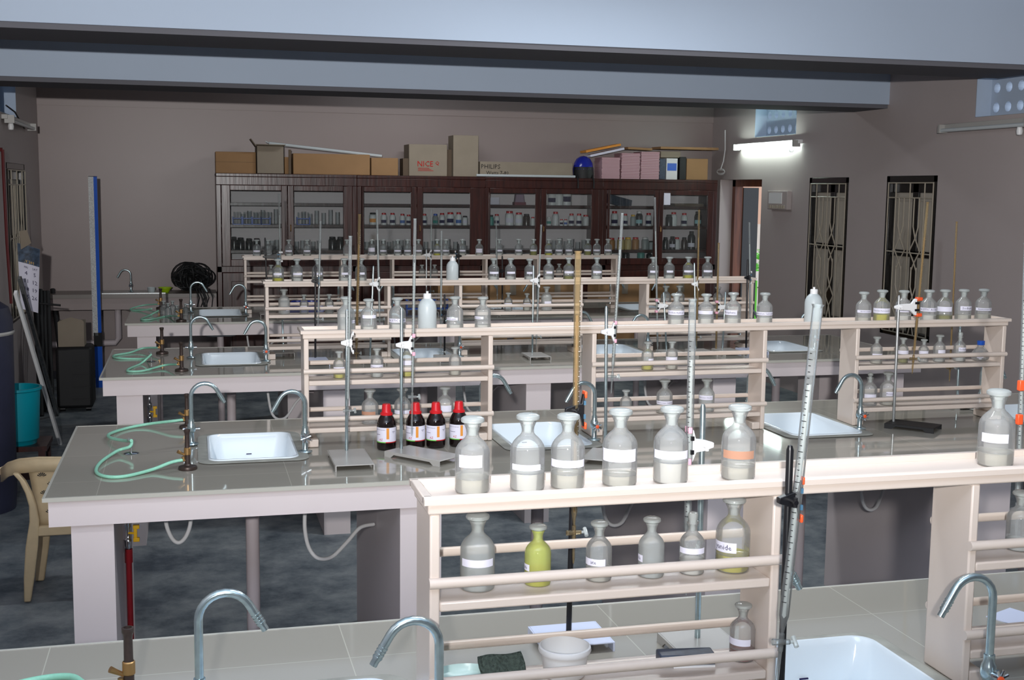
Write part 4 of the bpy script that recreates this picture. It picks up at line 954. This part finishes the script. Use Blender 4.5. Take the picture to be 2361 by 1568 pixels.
for k, px in enumerate((1265, 1277, 1291, 1305, 1318, 1332, 1346)): beaker(px, SH[2], 12, 16+(k*5 % 12), 'on lower shelf of third cabinet', k)
for k, px in enumerate((560, 575, 590, 606, 622, 636, 700, 715, 730, 746, 762, 778)): beaker(px, SH[1], 10, 24+(k*7 % 12), 'on middle shelf of leftmost cabinet', k)
def tube_rack(px, Y, z, wp, label, D2=.06):
    X = xat(px, Y, z+.03); w_ = wp*depth((X, Y, z))/FPX
    t = thing('test_tube_rack', label, 'test tube rack', (X, Y, z), 0, 'blue test tube racks')
    mb = MB().box(-w_/2, w_/2, -.03, .03, .0, .006).box(-w_/2, w_/2, -.03, .03, .055, .062)
    for s_ in (-1, 1): mb.box(s_*w_/2-.004, s_*w_/2+.004, -.03, .03, 0, .075)
    mb.build('frame', M['bluep'], t)
    n_ = max(3, int(w_/.03)); 
    for k in range(n_): MB().tube([(-w_/2+.015+k*(w_-.03)/(n_-1), 0, .008), (-w_/2+.015+k*(w_-.03)/(n_-1), 0, .12)], .008, 8).build('test_tube', G['small'], t)
for k, px in enumerate((547, 570, 592, 612)): tube_rack(px, YC+.12, SH[1], 20, 'blue test tube rack in leftmost cabinet, %s' % nth(k))
tube_rack(699, YC+.12, SH[1], 29, 'blue test tube rack in right half of the leftmost cabinet')
for k, px in enumerate((952, 985, 1016)): tube_rack(px, 9.68, h, 30, 'blue test tube rack on the farthest bench, %s' % nth(k))
# odd things on the top shelves
p = xat(1140, YC+.1, 1.72); o = MB().box(-.05, .05, -.003, .003, .004, .075).build('card_sign', M['paper'], loc=(p, YC+.1, SH[0])); tag(o, 'small white card leaning on top shelf of third cabinet', 'card')
p = xat(1197, YC+.12, 1.72); t = thing('table_lamp_box', 'pinkish rounded box on top shelf of the third cabinet', 'box', (p, YC+.12, SH[0]))
MB().prism([(-.055, 0), (.055, 0), (.04, .11), (-.04, .11)], 'y', -.04, .04).build('body', mat('mauve', (150, 130, 150), .5), t, bevel=.01); MB().box(-.058, .058, -.045, .045, 0, .03).build('base', mat('crimson', (110, 40, 56), .5), t)
p = xat(1536, YC+.0, 1.75); o = MB().box(-.035, .035, -.004, 0, 0, .12).build('paper_notice', M['paper'], loc=(p, YC-.022, 1.70)); tag(o, 'small paper notice stuck on the rightmost cabinet glass', 'notice')
o = MB().box(-.16, .16, -.08, .08, 0, .03).build('folder', M['cardd'], loc=(xat(1585, YC+.15, 1.7), YC+.18, SH[0])); tag(o, 'dark folder lying on top shelf of the rightmost cabinet', 'folder')
o = MB().box(-.14, .14, -.003, .003, 0, .1).build('folder', M['slate'], loc=(xat(1430, YC+.15, 1.7), YC+.2, SH[0])); o.rotation_euler = (R(-20), R(14), 0); tag(o, 'grey folder tilted on top shelf left half of rightmost cabinet', 'folder')

# ---- on top of the cabinets
YT = YC+.05
def carton(x0p, x1p, ytop, ybot_z, label, m='card', d=.3, y0=YT, seam=True, flap=False, zb=ZCAB, **kw):
    xa, xb = xat(x0p, y0, zb+.1), xat(x1p, y0, zb+.1); zt = U((x0p+x1p)/2, ytop, y=y0).z
    t = thing('carton', label, 'box', ((xa+xb)/2, y0, zb), 0, kw.get('group')); w_ = (xb-xa)/2; hh = zt-zb
    if flap:
        mb = MB().box(-w_, w_, 0, .004, 0, hh).box(-w_, w_, d-.004, d, 0, hh).box(-w_, -w_+.004, 0, d, 0, hh).box(w_-.004, w_, 0, d, 0, hh).box(-w_, w_, 0, d, 0, .004)
        mb.build('body', M[m], t); 
        f = MB(); f.add([(-w_, 0, hh), (w_, 0, hh), (w_+.01, -.09, hh+.01), (-w_-.01, -.09, hh+.01)], [(0, 1, 2, 3)]); f.add([(-w_, 0, hh), (-w_, d, hh), (-w_-.05, d, hh+.07), (-w_-.05, 0, hh+.07)], [(0, 1, 2, 3)])
        o = f.build('flap', M[m], t, recalc=False); o.modifiers.new('thickness', 'SOLIDIFY').thickness = .004
    else:
        MB().box(-w_, w_, 0, d, 0, hh).build('body', M[m], t, bevel=.004)
        if seam: MB().box(-w_-.001, w_+.001, -.0015, d, hh*.52, hh*.53).build('seam', M['cardd'], t)
    return t
carton(497, 590, 350, 0, 'stacked flat brown carton at far left on the cabinets')
carton(592, 655, 337, 0, 'open grey carton with raised flaps on the leftmost cabinet', 'cardg', flap=True, y0=YT-.03)
carton(656, 672, 362, 0, 'short brown carton behind the leaning tube on the cabinets', d=.2, y0=YT+.08, seam=False)
carton(676, 853, 355, 0, 'long brown carton lying on the leftmost cabinet', d=.22, y0=YT, seam=False)
carton(856, 918, 364, 0, 'small brown carton right of the long one on the cabinets', d=.22, seam=False)
carton(929, 944, 365, 0, 'narrow dark carton left of the red lettered box', 'cardd', d=.2, seam=False)
nb_ = carton(943, 1031, 333, 0, 'grey carton printed NICE in red on the second cabinet', 'cardg', seam=False, y0=YT-.02)
mb = MB(); flat_text(mb, 'NICE', .075, (-.03, -.004, .115), squash=.95); flat_text(mb, 'Q', .05, (.09, -.004, .125)); mb.build('print', M['inkr'], nb_)
mb = MB()
for k in range(3): mb.box(-.1, .05-.02*k, -.003, -.001, .05+k*.012, .054+k*.012)
mb.build('print', M['inkr'], nb_)
carton(1045, 1103, 312, 0, 'tall grey carton standing next to the red lettered box', 'cardg', seam=False, d=.25)
carton(1031, 1048, 345, 0, 'dark carton wedged between two taller cartons', 'cardd', seam=False, d=.2, y0=YT+.08)
ph = carton(1107, 1320, 374, 0, 'long low cardboard lamp carton printed PHILIPS', 'cardg', seam=False, d=.2)
mb = MB(); flat_text(mb, 'PHILIPS', .062, (-.37, -.004, .1)); flat_text(mb, 'Watts 7-80', .05, (-.3, -.004, .04)); mb.build('print', mat('ink_dark', (50, 44, 40), .8), ph)
a, b = U(1100, 407, y=YC-.01), U(1328, 409, y=YC-.01); tag(MB().tube([(a.x, YC+.02, ZCAB+.014), (b.x, YC+.02, ZCAB+.014)], .013, 10).build('fluorescent_tube', M['tubeoff']), 'spare fluorescent tube lying along the cabinet top edge', 'tube')
a, b = U(620, 330, y=YT-.05), U(880, 360, y=YT+.05); tag(MB().tube([a, b], .014, 8).tube([U(612, 326, y=YT-.05), a], .006, 6).build('fluorescent_tube', M['tubeoff']), 'spare tube batten leaning across the brown cartons', 'tube')
a, b = U(668, 345, y=YT-.05), U(673, 400, y=YT-.03); tag(MB().box(a.x-.012, a.x+.012, a.y-.01, a.y+.01, ZCAB, a.z).build('wooden_batten', M['cardd']), 'short upright wooden strip supporting the tube on the cabinets', 'batten')
# blue helmet
p = U(1346, 385, y=YC+.08); t = thing('helmet', 'shiny blue helmet with black visor and hanging straps', 'helmet', (p.x, YC+.1, ZCAB))
MB().lathe([(.1, .03), (.105, .09), (.095, .15), (.07, .195), (.035, .218), (0, .225)], 24).build('shell', mat('helmet_blue', (30, 40, 150), .2), t)
MB().lathe([(.107, .0), (.108, .05), (.103, .11), (.098, .115)], 20, a0=R(190), a1=R(350)).lathe([(0, .01), (.1, .01), (.1, .04)], 20).build('visor', M['blackr'], t)
for dx in (-.09, .075): MB().tube([(dx, -.07, .04), (dx, -.1, .0), (dx+.003, -.115, -.03), (dx+.003, -.115, -.1)], .008, 6).build('strap', M['blackr'], t)
# paper stacks
for k, (x0p, x1p, yt) in enumerate(((1388, 1429, 363), (1433, 1475, 353), (1478, 1520, 350))):
    xa, xb = xat(x0p, YT, 2.05), xat(x1p, YT, 2.05); zt = U((x0p+x1p)/2, yt, y=YT).z; n_ = 17; hh = zt-ZCAB; mb = MB()
    for q in range(n_): mb.mi = 0; z0_ = ZCAB+hh*q/n_; e = random.uniform(-.004, .004); mb.box(xa+e, xb+e, YT, YT+.24, z0_, z0_+hh/n_*.8); mb.mi = 1; mb.box(xa+.003, xb-.003, YT+.004, YT+.235, z0_+hh/n_*.8, z0_+hh/n_)
    o = mb.build('notebook_stack', [M['pinkbook'], mat('spine_red', (130, 50, 60), .7)], smooth=False); tag(o, 'tall stack of pink notebooks on the rightmost cabinet, %s' % nth(k), 'notebooks', 'pink notebook stacks')
for k, (a_, b_, m_) in enumerate((((1352, 352), (1432, 336), 'inko'), ((1362, 362), (1440, 345), 'paper'), ((1448, 344), (1504, 347), 'card'))):
    p, q = U(*a_, y=YT), U(*b_, y=YT); d_ = q-p; o = MB().box(0, d_.length, 0, .2, 0, .022).build('file_folder', M[m_], loc=p); o.rotation_euler = (0, -math.atan2(d_.z, d_.x), 0)
    tag(o, ['orange file folder sloping on top of the pink notebooks', 'white file folder under the orange one on the notebooks', 'tan file folder lying on the taller pink notebook stacks'][k], 'folder')
t = thing('carton', 'white and blue printed carton beside the pink notebooks', 'box', (xat(1549, YT, 2.05), YT, ZCAB)); MB().box(-.06, .06, 0, .2, 0, .215).build('body', M['whitep'], t); mb = MB().box(-.05, .05, -.002, 0, .09, .165); mb.build('print', M['bluep'], t)
carton(1521, 1535, 366, 0, 'dark blue carton between notebooks and white carton', 'slate', d=.2, seam=False); carton(1567, 1582, 362, 0, 'narrow black carton right of the white and blue carton', 'blackr', d=.2, seam=False)
carton(1583, 1632, 366, 0, 'brown carton at the right end of the cabinets', d=.25, seam=False)
carton(1524, 1570, 349, 0, 'grey carton lying under the flat board', 'cardg', d=.2, y0=YT+.02, zb=ZCAB+.222)
p, q = U(1522, 342, y=YT), U(1655, 343, y=YT); o = MB().box(0, (q-p).x, 0, .26, -.012, .012).build('flat_board', M['card'], loc=(p.x, YT-.02, U(1590, 345, y=YT).z+.012)); tag(o, 'flat cardboard sheet bridging the cartons at right end', 'board')
# cartons in front of the cabinets
for k, (a_, b_, zt) in enumerate(((1010, 1110, .93), (1130, 1235, .96), (1240, 1330, .94), (1380, 1500, .96), (1515, 1625, .97))):
    xa, xb = xat(a_, 11.3, .8), xat(b_, 11.3, .8); t = thing('carton', 'orange brown carton standing in front of the cabinets, %s' % nth(k), 'box', ((xa+xb)/2, 11.3, 0), 0, 'cartons on the floor before the cabinets')
    w_ = (xb-xa)/2; MB().box(-w_, w_, 0, .35, 0, zt).build('body', M['card'], t, bevel=.004); MB().box(-.03, .03, -.002, .351, zt-.12, zt+.001).build('packing_tape', M['cardg'], t)

# ================================================================ THINGS ON THE FARTHEST BENCH
bb = MB(); p = U(700, 700, y=9.75); vs = []; nx = 16; ny = 6
for i in range(nx+1):
    for j in range(ny+1):
        u, v = i/nx, j/ny; e = math.sin(math.pi*u)**.5*math.sin(math.pi*v)**.5
        vs.append(((u-.5)*.34, (v-.5)*.16, e*(.075+.02*math.sin(u*17)*math.cos(v*9))))
bb.add(vs, [(i*(ny+1)+j, (i+1)*(ny+1)+j, (i+1)*(ny+1)+j+1, i*(ny+1)+j+1) for i in range(nx) for j in range(ny)])
tag(bb.build('plastic_bag', M['bluebag'], loc=(p.x, 9.78, h), recalc=False), 'crumpled deep blue plastic bag on the farthest bench', 'bag')
for k, (px, wp, py) in enumerate(((378, 15, 722), (388, 15, 727), (398, 15, 722), (408, 14, 730), (428, 13, 724))):
    p = U(px, py+4, z=h); D = wp*depth(p)/FPX; bottle(p.x, p.y, h, D, 'empty glass bottle, %s in the cluster left on farthest bench' % nth(k), 'glass bottles clustered on the farthest bench', None, None, '', gl='small')
# back counter with steel sink
struct_c = thing('wall_counter', 'grey stone counter with steel sink along the back wall', 'counter', (XL, 11.85, 0))
MB().box(0, 1.58, 0, .45, .80, .835).build('counter_top', mat('counter_stone', (120, 112, 106), .35), struct_c)
MB().box(0, 1.58, .03, .07, .69, .80).build('apron', M['wall'], struct_c)
MB().box(.47, 1.12, .05, .38, .835, .842).build('sink_rim', M['steel'], struct_c)
MB().lathe([(.16, .80), (.14, .70), (.03, .66), (0, .66)], 20, (.8, .2, 0)).build('sink_bowl', M['steel'], struct_c)
tap(U(302, 668, y=12.1).x, 12.1, -1, 'steel gooseneck tap over the wall counter at the back', zt=1.09).location.z = .835
bpy.data.objects[-1:] if False else None
x_ = U(270, 700, y=12.0).x; mb = MB().tube([(x_, 12.08, .68), (x_, 12.08, .40), (x_-.03, 12.08, .36), (XL+.02, 12.08, .35)], .03, 12); tag(mb.build('waste_pipe', M['pvc']), 'pale waste pipe under the wall counter by the blue pole', 'pipe')
p = U(349, 668, y=12.0); tag(MB().lathe([(0, 0), (.03, 0), (.038, .05), (.036, .05), (.028, .004), (0, .004)], 16).build('cup', M['wash'], loc=(p.x, 12.0, .835)), 'small translucent cup on the wall counter', 'cup')
p = U(381, 668, y=12.0); tag(MB().lathe([(0, .003), (.03, 0), (.06, .045), (.065, .045), (.065, .05), (.058, .05), (.028, .006), (0, .008)], 20).build('bowl', M['lime'], loc=(p.x, 12.0, .835)), 'lime green plastic bowl on the wall counter', 'bowl')
# heap of black cable
cb = MB(); c0 = U(450, 655, y=11.95)
for k in range(52):
    rx, rz = random.uniform(.03, .15), random.uniform(.03, .14); ph_ = random.random()*6.28; ax = random.uniform(-.5, .5); cy = random.uniform(-.08, .06)
    ctr = Vector((c0.x-.02+random.uniform(-.07, .07), 11.95+cy, .955+random.uniform(-.01, .05)))
    cb.tube([ctr+Vector((rx*math.cos(ph_+a), .04*math.sin(2*a+ph_)+ax*.05*math.cos(a), max(rz*math.sin(ph_+a), -.09))) for a in [i*6.28/20 for i in range(21)]], .006, 6)
for k in range(9):
    x0_ = c0.x+random.uniform(0, .15); cb.tube([(x0_, 11.84, .88), (x0_+.03, 11.80, .80), (x0_+random.uniform(-.03, .08), 11.80, .65), (x0_+random.uniform(-.02, .1), 11.82, .5)], .005, 6)
o = cb.build('cable_heap', M['blackr']); tag(o, 'tangled heap of black cable hanging over the wall counter edge', 'cable')

# ================================================================ LEFT SIDE CLUTTER
pt, pb = U(215, 407, y=11.3), U(230, 893, z=0)
t = thing('leaning_post', 'tall blue and silver metal post leaning near the back wall', 'post', pb)
v = pt-pb; q = v.to_track_quat('Z', 'Y'); t.rotation_mode = 'QUATERNION'; t.rotation_quaternion = q; L_ = v.length
rr = q.inverted() @ Vector((1, 0, 0)); ang = math.atan2(rr.y, rr.x); T = Matrix.Rotation(ang, 4, 'Z')
MB().box(-.042, .002, -.024, .02, .5, L_, T).build('silver_face', mat('perforated_zinc', (206, 208, 208), .45, metal=0, noise=.35, nscale=160), t)
MB().box(0, .03, -.022, .02, .5, L_, T).box(-.032, .032, -.02, .02, 0, .48, T).build('blue_face', M['bluep'], t)
MB().box(-.036, .036, -.024, .024, .4, .53, T).build('tape_band', M['blackr'], t)
# calendar hung on the left window
Yc = 9.6; a, b, c, d = U(40, 560, y=Yc), U(92, 575, y=Yc), U(88, 722, y=Yc), U(48, 712, y=Yc)
t = thing('wall_calendar', 'curling wall calendar page hanging by the left window', 'calendar', (a+c)/2)
o_ = (a+c)/2
def cal(u, v_, off=0):
    top = a.lerp(b, u); bot = d.lerp(c, u); p = top.lerp(bot, v_); p.y += .02*math.sin(u*3.1)-off; return p-o_
mb = MB(); n = 8
vs = [cal(i/n, j/n) for i in range(n+1) for j in range(n+1)]; mb.add(vs, [(i*(n+1)+j, (i+1)*(n+1)+j, (i+1)*(n+1)+j+1, i*(n+1)+j+1) for i in range(n) for j in range(n)])
mb.build('page', M['paper'], t, recalc=False)
mb = MB(); vs = [cal(i/n, .28*j/4, .003) for i in range(n+1) for j in range(5)]; mb.add(vs, [(i*5+j, (i+1)*5+j, (i+1)*5+j+1, i*5+j+1) for i in range(n) for j in range(4)])
mb.build('picture_strip', mat('calendar_photo', (60, 76, 96), .6, noise=.7, nscale=30), t, recalc=False)
xd = (b-a).normalized(); yd = (a-d).normalized()
def cal_text(mb, s, size, u, v_): flat_text(mb, s, size, cal(u, v_, .008), tuple(xd), tuple(yd))
mb = MB(); cal_text(mb, 'JULY 2014', .028, .45, .25); mb.build('month_title', M['yellow'], t, recalc=False)
mb = MB(); cal_text(mb, 'FRI', .022, .35, .34); cal_text(mb, 'SAT', .022, .78, .34)
for k, (x1_, x2_) in enumerate((('4', '5'), ('11', '12'), ('18', '19'), ('25', '26'))): cal_text(mb, x1_, .04, .35, .43+.12*k); cal_text(mb, x2_, .04, .78, .43+.12*k)
mb.build('dates', M['ink'], t, recalc=False)
cu = MB(); cu.add([U(45, 533, y=Yc)-o_, U(62, 530, y=Yc)-o_, U(74, 560, y=Yc)-o_+Vector((0, -.05, 0)), U(50, 575, y=Yc)-o_+Vector((0, -.05, 0))], [(0, 1, 2, 3)]); cu.build('curled_sheet', M['cardg'], t, recalc=False)
# red pipe up the left wall
tag(MB().tube([U(6, 345, y=9.5), U(8, 400, y=9.5), U(16, 560, y=9.5), U(26, 700, y=9.5)], .011, 8).tube([U(-20, 345, y=9.5), U(6, 345, y=9.5)], .014, 8).build('gas_pipe', mat('maroon_pipe', (92, 28, 30), .4)), 'dark red gas pipe at the left picture edge by the window', 'pipe')
# covered drum
t = thing('covered_drum', 'tall dark navy covered drum at the left picture edge', 'drum', (-1.2, 7.35, 0))
MB().lathe([(0, 0), (.2, 0), (.21, .1), (.215, .6), (.22, 1.08), (.2, 1.15), (.13, 1.2), (.05, 1.22), (0, 1.22)], 32).build('cover', M['navy'], t)
MB().lathe([(.223, 1.0), (.228, 1.01), (.223, 1.02)], 32).build('cord', M['greyp'], t)
# stool with teal bucket
t = thing('wooden_stool', 'low dark stool carrying the teal bucket', 'stool', (-1.05, 7.75, 0))
MB().box(-.2, .2, -.16, .16, .27, .3).build('seat', M['wood'], t)
for i_ in (-1, 1):
    for j_ in (-1, 1): MB().box(i_*.17-.02, i_*.17+.02, j_*.13-.02, j_*.13+.02, 0, .27).build('leg', M['wood'], t)
MB().box(-.19, .19, -.15, -.13, .1, .14).build('stretcher', M['wood'], t)
t = thing('bucket', 'teal plastic bucket standing on the low dark stool', 'bucket', (-1.03, 7.72, .3))
MB().lathe([(0, 0), (.11, 0), (.115, .02), (.125, .03), (.14, .32), (.15, .325), (.15, .34), (.137, .34), (.12, .03), (0, .02)], 28).build('pail', M['teal'], t)
# long aluminium channels
def strip(a, b, w_, m, label, nm='aluminium_channel'):
    v = b-a; q = v.to_track_quat('Z', 'Y'); o = MB().box(-w_, w_, -.012, .012, 0, v.length).box(-w_, -w_+.003, -.02, .012, 0, v.length).box(w_-.003, w_, -.02, .012, 0, v.length).build(nm, m)
    o.location = a; o.rotation_mode = 'QUATERNION'; o.rotation_quaternion = q; return tag(o, label, 'channel')
strip(U(140, 1025, z=0), U(36, 673, y=8.0), .010, mat('white_channel', (248, 248, 248), .4), 'long white channel leaning diagonally beside the covered drum')
strip(U(133, 958, z=0), U(45, 640, y=8.9), .012, M['alu'], 'thin metal channel leaning just behind the white one')
for k, (a_, b_, yb) in enumerate((((100, 950), (92, 668), 10.4), ((108, 944), (100, 672), 10.5), ((120, 938), (109, 672), 10.6), ((150, 900), (121, 667), 10.9), ((95, 960), (82, 682), 10.2))):
    a = U(a_[0], a_[1], z=0); b = U(b_[0], b_[1], y=a.y+.5); tag(MB().tube([a, b], .022, 10).build('black_pipe', M['blackr']), 'black pipe in the bundle leaning in the far left corner, %s' % ['leftmost but one', 'third', 'fourth', 'rightmost', 'leftmost'][k], 'pipe', 'black pipes in the corner')
a = U(60, 697, y=9.9); b = U(140, 704, y=9.9); tag(MB().tube([a, b], .008, 8).build('cross_rod', M['blackr']), 'dark horizontal rod across the black pipes', 'rod')
t = thing('black_case', 'upright black trolley case on the floor in the left corner', 'case', U(174, 950, z=0)); 
MB().box(-.14, .14, 0, .3, .03, .53).build('shell', M['blackr'], t, bevel=.025)
for k in range(4): MB().box(-.02, .12, -.006, 0, .1+k*.1, .108+k*.1).build('ridge', M['black'], t)
for i_ in (-.1, .1): MB().tube([(i_-.02, .05, .02), (i_+.02, .05, .02)], .02, 10).build('wheel', M['black'], t)
c_ = U(166, 797, y=t.location.y+.1); t2 = thing('carton', 'small torn brown carton on top of the black case', 'box', (c_.x, t.location.y+.05, .53))
MB().box(-.1, .1, 0, .2, 0, .2).build('body', M['cardg'], t2); MB().prism([(-.1, .2), (.1, .2), (.09, .215), (.0, .24), (-.06, .22)], 'y', .0, .004).build('flap', M['cardg'], t2)
# plastic chair
xc, yf = -.525, 5.62
t = thing('plastic_chair', 'beige moulded plastic armchair standing behind the left end of the second bench', 'chair', (xc, yf, 0))
def cp(px, py, dy=0):
    p = U(px, py, y=yf+dy); return Vector((p.x-xc, dy, p.z))
def mir(ps): return [Vector((-p.x, p.y, p.z)) for p in ps]
near = [cp(36, 1090), cp(52, 1108), cp(66, 1135), cp(76, 1165), cp(80, 1200), cp(74, 1260), cp(68, 1330), cp(64, 1386)]
def leg(ps, wx, wy, name='leg'):
    mb = MB(); vs = []; n_ = len(ps)
    for k, p in enumerate(ps):
        a_ = wx[k] if isinstance(wx, list) else wx
        vs += [(p.x-a_, p.y-wy, p.z), (p.x+a_, p.y-wy, p.z), (p.x+a_, p.y+wy, p.z), (p.x-a_, p.y+wy, p.z)]
    fs = [(4*k+j, 4*k+(j+1) % 4, 4*k+4+(j+1) % 4, 4*k+4+j) for k in range(n_-1) for j in range(4)]+[(3, 2, 1, 0), tuple(range(4*n_-4, 4*n_))]
    mb.add(vs, fs); return mb.build(name, M['chair'], t, bevel=.006)
for q in (near, mir(near)): leg(q, [.012, .012, .013, .015, .02, .026, .022, .014], .018)
far_ = [cp(104, 1195, .3), cp(100, 1260, .3), cp(92, 1338, .3)]
for q in (far_, mir(far_)): leg(q, [.03, .025, .02], .015)
sz = cp(100, 1212).z
MB().box(-.17, .17, -.005, .33, sz-.012, sz).box(-.19, .19, -.012, .0, sz-.045, sz-.002).box(-.19, -.18, 0, .33, sz-.05, sz).box(.18, .19, 0, .33, sz-.05, sz).build('seat', M['chair'], t, bevel=.005)
rl = [cp(5, 1081, .16), cp(20, 1068, .08), cp(45, 1060, .03), cp(90, 1056, .0), cp(145, 1056, -.01)]
zt_ = rl[-1].z; rr_ = [p for p in rl]+[Vector((0, -.012, zt_))]+[Vector((-p.x, p.y, p.z)) for p in reversed(rl)]
def band(ps, dz0, dz1, name, dy=0):
    vs = []
    for p in ps: vs += [(p.x, p.y+dy, p.z-dz0), (p.x, p.y+dy, p.z-dz1)]
    o = MB().add(vs, [(2*k, 2*k+2, 2*k+3, 2*k+1) for k in range(len(ps)-1)]).build(name, M['chair'], t, recalc=False); o.modifiers.new('thickness', 'SOLIDIFY').thickness = .009
    return o
band(rr_, .0, .06, 'top_rail'); MB().tube([p+Vector((0, -.003, 0)) for p in rr_], .007, 8).build('rail_edge', M['chair'], t)
# backrest panel with fan shaped slots, their darkness painted in black
nx_, nz_ = 12, 8; vs = []
for i_ in range(nx_+1):
    for j_ in range(nz_+1):
        v_ = j_/nz_; z_b = sz+(zt_-.055-sz)*v_; half = .158+.03*v_; u_ = i_/nx_*2-1
        vs.append((u_*half, .03*u_*u_+.012*math.sin(v_*3.14), z_b))
o = MB().add(vs, [(i_*(nz_+1)+j_, (i_+1)*(nz_+1)+j_, (i_+1)*(nz_+1)+j_+1, i_*(nz_+1)+j_+1) for i_ in range(nx_) for j_ in range(nz_)]).build('backrest', M['chair'], t, recalc=False); o.modifiers.new('thickness', 'SOLIDIFY').thickness = .006
sl = MB()
for r_i, (zz, xs_) in enumerate(((zt_-.085, (-.13, -.04, .05, .13)), (zt_-.125, (-.09, 0, .09)), (zt_-.165, (-.12, -.04, .05, .12)), (zt_-.21, (-.08, 0, .08)), (zt_-.25, (-.1, -.03, .05)), (zt_-.29, (-.07, .0, .07)))):
    for x_ in xs_:
        for a_ in (-60, -35, -12, 12, 35, 60):
            d_ = Vector((math.sin(R(a_)), 0, math.cos(R(a_)))); b_ = Vector((x_, .004, zz)) + d_*.006; e_ = Vector((x_, .004, zz)) + d_*.021; n_ = Vector((d_.z, 0, -d_.x))
            sl.add([b_-n_*.0008, b_+n_*.0008, e_+n_*.0026, e_-n_*.0026], [(0, 1, 2, 3)])
sl.build('vent_slots', M['blackr'], t, recalc=False)['kind'] = 'stuff'
mb = MB(); flat_text(mb, 'apach', .035, (-.02, -.012, zt_-.03), (-1, 0, 0)); mb.build('moulded_lettering', M['cardd'], t, recalc=False)
for s_ in (-1, 1): MB().tube([Vector((s_*-rl[0].x*-1, .16, rl[0].z-.01)), Vector((s_*rl[0].x, .28, rl[0].z-.03)), Vector((s_*(rl[0].x+.05), .34, rl[0].z-.05))], [.02, .02, .016], 8).build('arm', M['chair'], t)
